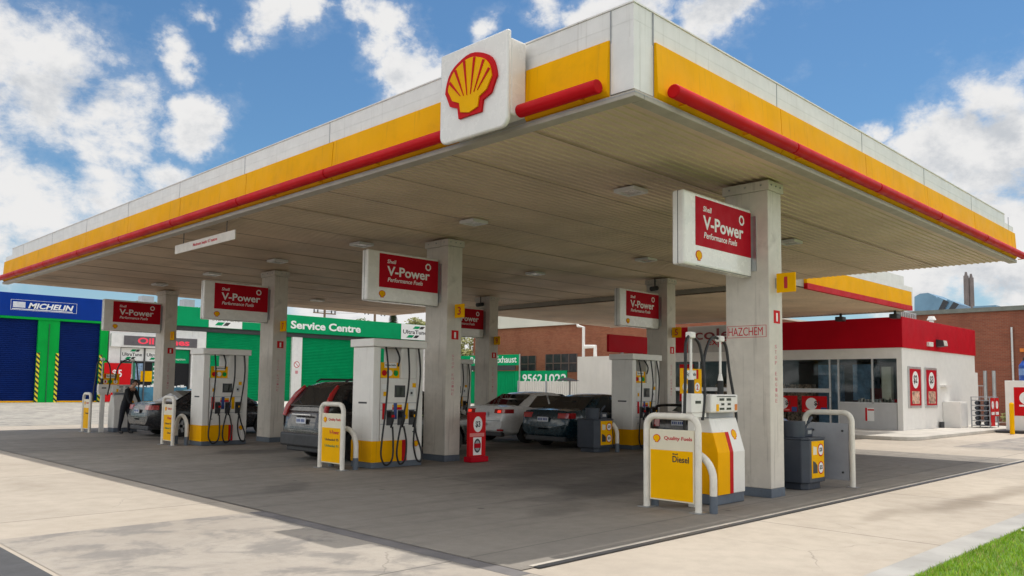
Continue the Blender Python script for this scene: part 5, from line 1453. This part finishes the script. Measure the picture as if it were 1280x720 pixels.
make_car(2.5, 20.4, 'dark grey sedan being filled, with the person in black at its rear', spec(paint=DKGREY, L=4.85, W=1.82))
tw = [(0, .60), (.02, .85), (.06, 1.02), (.14, 1.07), (.9, 1.10), (1.4, 1.0), (3.2, .96), (3.6, .95), (4.15, .84), (4.45, .70), (4.62, .55)]
make_car(9.3, 12.2, 'white sedan with lit red brake lamps in the middle lane', spec(paint=CARW, L=4.62, W=1.78, H=1.47, top=tw, belt=1.0, gh=(.62, 1.5, 2.7, 3.6),
         side=[[(1.05, 1.02), (1.58, 1.37), (2.0, 1.39), (2.0, 1.02)], [(2.08, 1.02), (2.08, 1.39), (2.68, 1.37), (3.12, 1.02)]],
         lamps=[(-.012, .38, .42, .9, .87, .99, TAIL), (-.02, .05, .56, .70, .885, .96, BRAKE)], low=[(-.005, .06, .55, .78, .36, .42, TAIL)], plate=.78))
make_car(9.0, 9.55, 'dark teal sedan next to the charcoal bin', spec(paint=TEAL, L=4.9, W=1.84, H=1.44, low=[]))
c = make_car(10.2, 6.1, 'black car with a rear spoiler half hidden behind the near pump', spec(paint=CARK, W=1.8, lamps=[(-.012, .2, .58, .9, .68, .97, TAIL)]))
b = MB(); b.tube([(10.26, 5.42, 1.10), (10.2, 5.5, 1.2), (10.18, 6.1, 1.23), (10.2, 6.7, 1.2), (10.26, 6.78, 1.10)], .035, n=8, smooth=4); b.build('spoiler', CARK, c, smooth=True)
suv_top = [(0, .62), (.03, .95), (.08, 1.06), (.3, 1.09), (1.4, 1.07), (3.2, 1.05), (3.5, 1.05), (4.0, .98), (4.3, .85), (4.5, .62)]
c = make_car(2.12, 10.28, 'silver bronze SUV with tall red tail lamps parked at the second pump', dict(L=4.5, W=1.80, H=1.70, belt=1.09, axles=(.86, 3.5), top=suv_top, gh=(.10, .62, 2.5, 3.35), wr=.36,
         side=[[(.42, 1.12), (.66, 1.52), (1.05, 1.58), (1.05, 1.12)], [(1.13, 1.12), (1.13, 1.59), (1.85, 1.60), (1.85, 1.12)], [(1.93, 1.12), (1.93, 1.60), (2.45, 1.58), (2.95, 1.12)]],
         lamps=[], handles=(1.35, 2.4), seams=(1.0, 1.89, 2.9), plate=.80, paint=SILVER, handle=CHROME))
ox, oy = 2.12, 10.28
for sy in (-1, 1):
    P = [(.05, .855, .95), (.11, .83, 1.15), (.28, .762, 1.42), (.46, .705, 1.60)]
    b = MB(); b.tube([(ox + x, oy + sy * (y - .055), z) for x, y, z in P], [.06, .062, .058, .04], n=10, smooth=0); b.build('tail_lamp', TAIL, c, smooth=True)
    MB().tube([(ox + .7, oy + sy * .58, 1.70), (ox + .8, oy + sy * .58, 1.755), (ox + 2.3, oy + sy * .58, 1.755), (ox + 2.45, oy + sy * .58, 1.69)], .022, n=8, smooth=0).build('roof_rail', DARK, c)
    MB().box(ox - .03, ox + .02, oy + sy * .30, oy + sy * .42, .44, .50).build('fog_lamp', LAMPG, c, .01)
MB().box(ox - .035, ox + .3, oy - .86, oy + .86, .30, .60).build('bumper', DARK, c, .05, smooth=True)
MB().box(ox - .03, ox + .0, oy - .38, oy + .38, .965, 1.0).build('chrome_strip', CHROME, c, .01)
MB().tube([(ox + .13, oy - .1, 1.16), (ox + .16, oy + .3, 1.22), (ox + .2, oy + .45, 1.3)], .012, n=6).build('rear_wiper', DARK, c)

# ------------------------------------------------------------------ people
def make_person(loc, yaw, label, shirt, legs, pose, hair=HAIR, h=1.0):
    t = thing('person', label, 'person', loc, None); t.rotation_euler = (0, 0, yaw)
    J, E, RD = pose
    me = bpy.data.meshes.new('body'); me.from_pydata([tuple(Vector(p) * h) for p in J], E, [])
    o = bpy.data.objects.new('body', me); col.objects.link(o); o.parent = t
    sk = o.modifiers.new('skin', 'SKIN'); sk.use_smooth_shade = True
    sv = me.skin_vertices[0].data
    for i, r_ in enumerate(RD): sv[i].radius = (r_[0] * h, r_[1] * h) if isinstance(r_, tuple) else (r_ * h, r_ * h); sv[i].use_root = (i == 0)
    ss = o.modifiers.new('sub', 'SUBSURF'); ss.levels = 2; ss.render_levels = 2
    bpy.context.view_layer.update()
    nm = bpy.data.meshes.new_from_object(o.evaluated_get(bpy.context.evaluated_depsgraph_get()))
    o.modifiers.clear(); o.data = nm; nm.materials.clear()
    for m_ in (shirt, legs, SKIN, BLACK): nm.materials.append(m_)
    Jv = [Vector(p) * h for p in J]
    cls = {}
    for p in nm.polygons:
        c = p.center; best = min(range(len(Jv)), key=lambda i: (Jv[i] - c).length); p.material_index = KIND[best]; p.use_smooth = True
    return t, o


# joints: pelvis spine chest neck skullbase head | L arm | R arm | L leg | R leg
KIND = [1, 0, 0, 2, 2, 2, 2] + [0, 0, 2, 2] * 2 + [1, 1, 3, 3] * 2 + [1, 1]


def pose(lean=0.0, head=(.05, 0, .0), la=None, ra=None, step=.08):
    c, s_ = math.cos(lean), math.sin(lean)
    def T(x, y, z): return (x * c + z * s_, y, .93 + (-x * s_ + z * c))   # torso leans about the hips, forward = +x
    J = [(0, 0, .93), T(0, 0, .22), T(.0, 0, .44), T(.02, 0, .58)]
    hb = Vector(T(.03, 0, .66)); J += [tuple(hb), tuple(hb + Vector((head[0], head[1], .09 + head[2]))), tuple(hb + Vector((head[0] * 1.2, head[1], .17 + head[2])))]
    shl, shr = T(0, .19, .49), T(0, -.19, .49)
    la = la or (T(-.02, .26, .22), T(.10, .25, .0), T(.14, .24, -.08)); ra = ra or (T(-.02, -.26, .22), T(.10, -.25, .0), T(.14, -.24, -.08))
    J += [shl, *la, shr, *ra]
    J += [(.03 + step, .10, .49), (step - .02, .11, .10), (step + .02, .11, .045), (step + .16, .12, .035), (.03 - step, -.10, .49), (-step - .04, -.11, .10), (-step, -.11, .045), (-step + .14, -.12, .035)]
    J += [(0, .09, .88), (0, -.09, .88)]
    E = [(0, 1), (1, 2), (2, 3), (3, 4), (4, 5), (5, 6), (2, 7), (7, 8), (8, 9), (9, 10), (2, 11), (11, 12), (12, 13), (13, 14), (0, 23), (23, 15), (15, 16), (16, 17), (17, 18), (0, 24), (24, 19), (19, 20), (20, 21), (21, 22)]
    RD = [(.15, .12), (.15, .11), (.17, .12), .058, .065, (.082, .098), .06] + [.072, .05, .036, .035] + [.072, .05, .036, .035] + [.075, .05, .05, .035] * 2 + [.105, .105]
    return J, E, RD


def dress(t, o, J, hair):
    hd = Vector(J[5]); up = (Vector(J[6]) - Vector(J[4])).normalized()
    b = MB(); n = 14; vs = []; fs = []
    bm = bmesh.new(); bmesh.ops.create_uvsphere(bm, u_segments=18, v_segments=12, radius=1)
    kp = [v for v in bm.verts]
    hv = [(hd.x + v.co.x * .108 - .016, hd.y + v.co.y * .092, hd.z + .035 + v.co.z * .105) for v in bm.verts]
    ff = [[v.index for v in f.verts] for f in bm.faces if not (f.calc_center_median().x > .35 and f.calc_center_median().z < .45) and f.calc_center_median().z > -.72]
    me = bpy.data.meshes.new('hair'); me.from_pydata(hv, [], ff); me.materials.append(hair)
    for p in me.polygons: p.use_smooth = True
    h = bpy.data.objects.new('hair', me); col.objects.link(h); h.parent = t; bm.free()
    def bit(nm, c, r_, m_):
        bm = bmesh.new(); bmesh.ops.create_uvsphere(bm, u_segments=10, v_segments=8, radius=1); me = bpy.data.meshes.new(nm)
        bm.to_mesh(me); bm.free()
        for v in me.vertices: v.co = Vector((c[0] + v.co.x * r_[0], c[1] + v.co.y * r_[1], c[2] + v.co.z * r_[2]))
        me.materials.append(m_); ob = bpy.data.objects.new(nm, me); col.objects.link(ob); ob.parent = t
        for p in me.polygons: p.use_smooth = True
    bit('nose', (hd.x + .095, hd.y, hd.z - .01), (.022, .014, .022), SKIN)
    for sy in (-1, 1):
        bit('ear', (hd.x - .005, hd.y + sy * .082, hd.z), (.02, .012, .032), SKIN); bit('eye', (hd.x + .082, hd.y + sy * .034, hd.z + .02), (.01, .013, .008), TEXTK)
    bit('mouth', (hd.x + .083, hd.y, hd.z - .052), (.008, .024, .006), REDS)


def hand(t, wrist, d, curl=.5):
    """palm and five fingers hanging from the wrist along d"""
    w = Vector(wrist); d = Vector(d).normalized(); side = Vector((0, 0, 1)).cross(d)
    if side.length < .2: side = Vector((1, 0, 0))
    side.normalize(); nrm = d.cross(side).normalized()
    b = MB(); p = w + d * .05
    b.tube([w, w + d * .04, w + d * .085], [.026, .034, .032], n=8, smooth=0)
    for i, ln in enumerate((.07, .08, .075, .058)):
        a = w + d * .085 + side * (.024 - .016 * i); k1 = a + d * ln * .5; k2 = k1 + (d * .6 - nrm * curl).normalized() * ln * .35; k3 = k2 + (d * .1 - nrm).normalized() * ln * .28
        b.tube([a, k1, k2, k3], [.009, .0085, .008, .006], n=6, smooth=0)
    a = w + d * .03 + side * .03; b.tube([a, a + (d + side).normalized() * .035, a + (d * 1.2 + side * .7 - nrm * .6).normalized() * .065], [.011, .010, .007], n=6, smooth=0)
    o = b.build('hand', SKIN, None, smooth=True); o.parent = t
    return o


# person in black filling the grey sedan: faces the car (-Y side ahead), leaning
P1 = pose(.38, (.06, 0, -.03), la=((.34, .22, 1.02), (.46, .16, .86), (.49, .15, .83)), ra=((.33, -.22, 1.02), (.50, -.12, .88), (.53, -.11, .86)))
t, o = make_person((2.72, 21.98, .008), R(-62), 'person in black jacket leaning over to fuel the dark grey sedan', BLKCL, DENIM, P1, h=1.0)
dress(t, o, P1[0], HAIR)
hand(t, P1[0][10], (.6, 0, -.7)); hand(t, P1[0][14], (.6, 0, -.7))
P2 = pose(.22, (.05, 0, -.02))
t, o = make_person((2.98, 8.98, .008), R(60), 'person in navy polo shirt standing between the silver SUV and tall pump', NAVY, DENIM, P2, h=1.03)
dress(t, o, P2[0], mat('brown_hair', (.05, .03, .02), .6, var=.2))
hand(t, [x * 1.03 for x in P2[0][10]], (.2, 0, -1)); hand(t, [x * 1.03 for x in P2[0][14]], (.2, 0, -1))
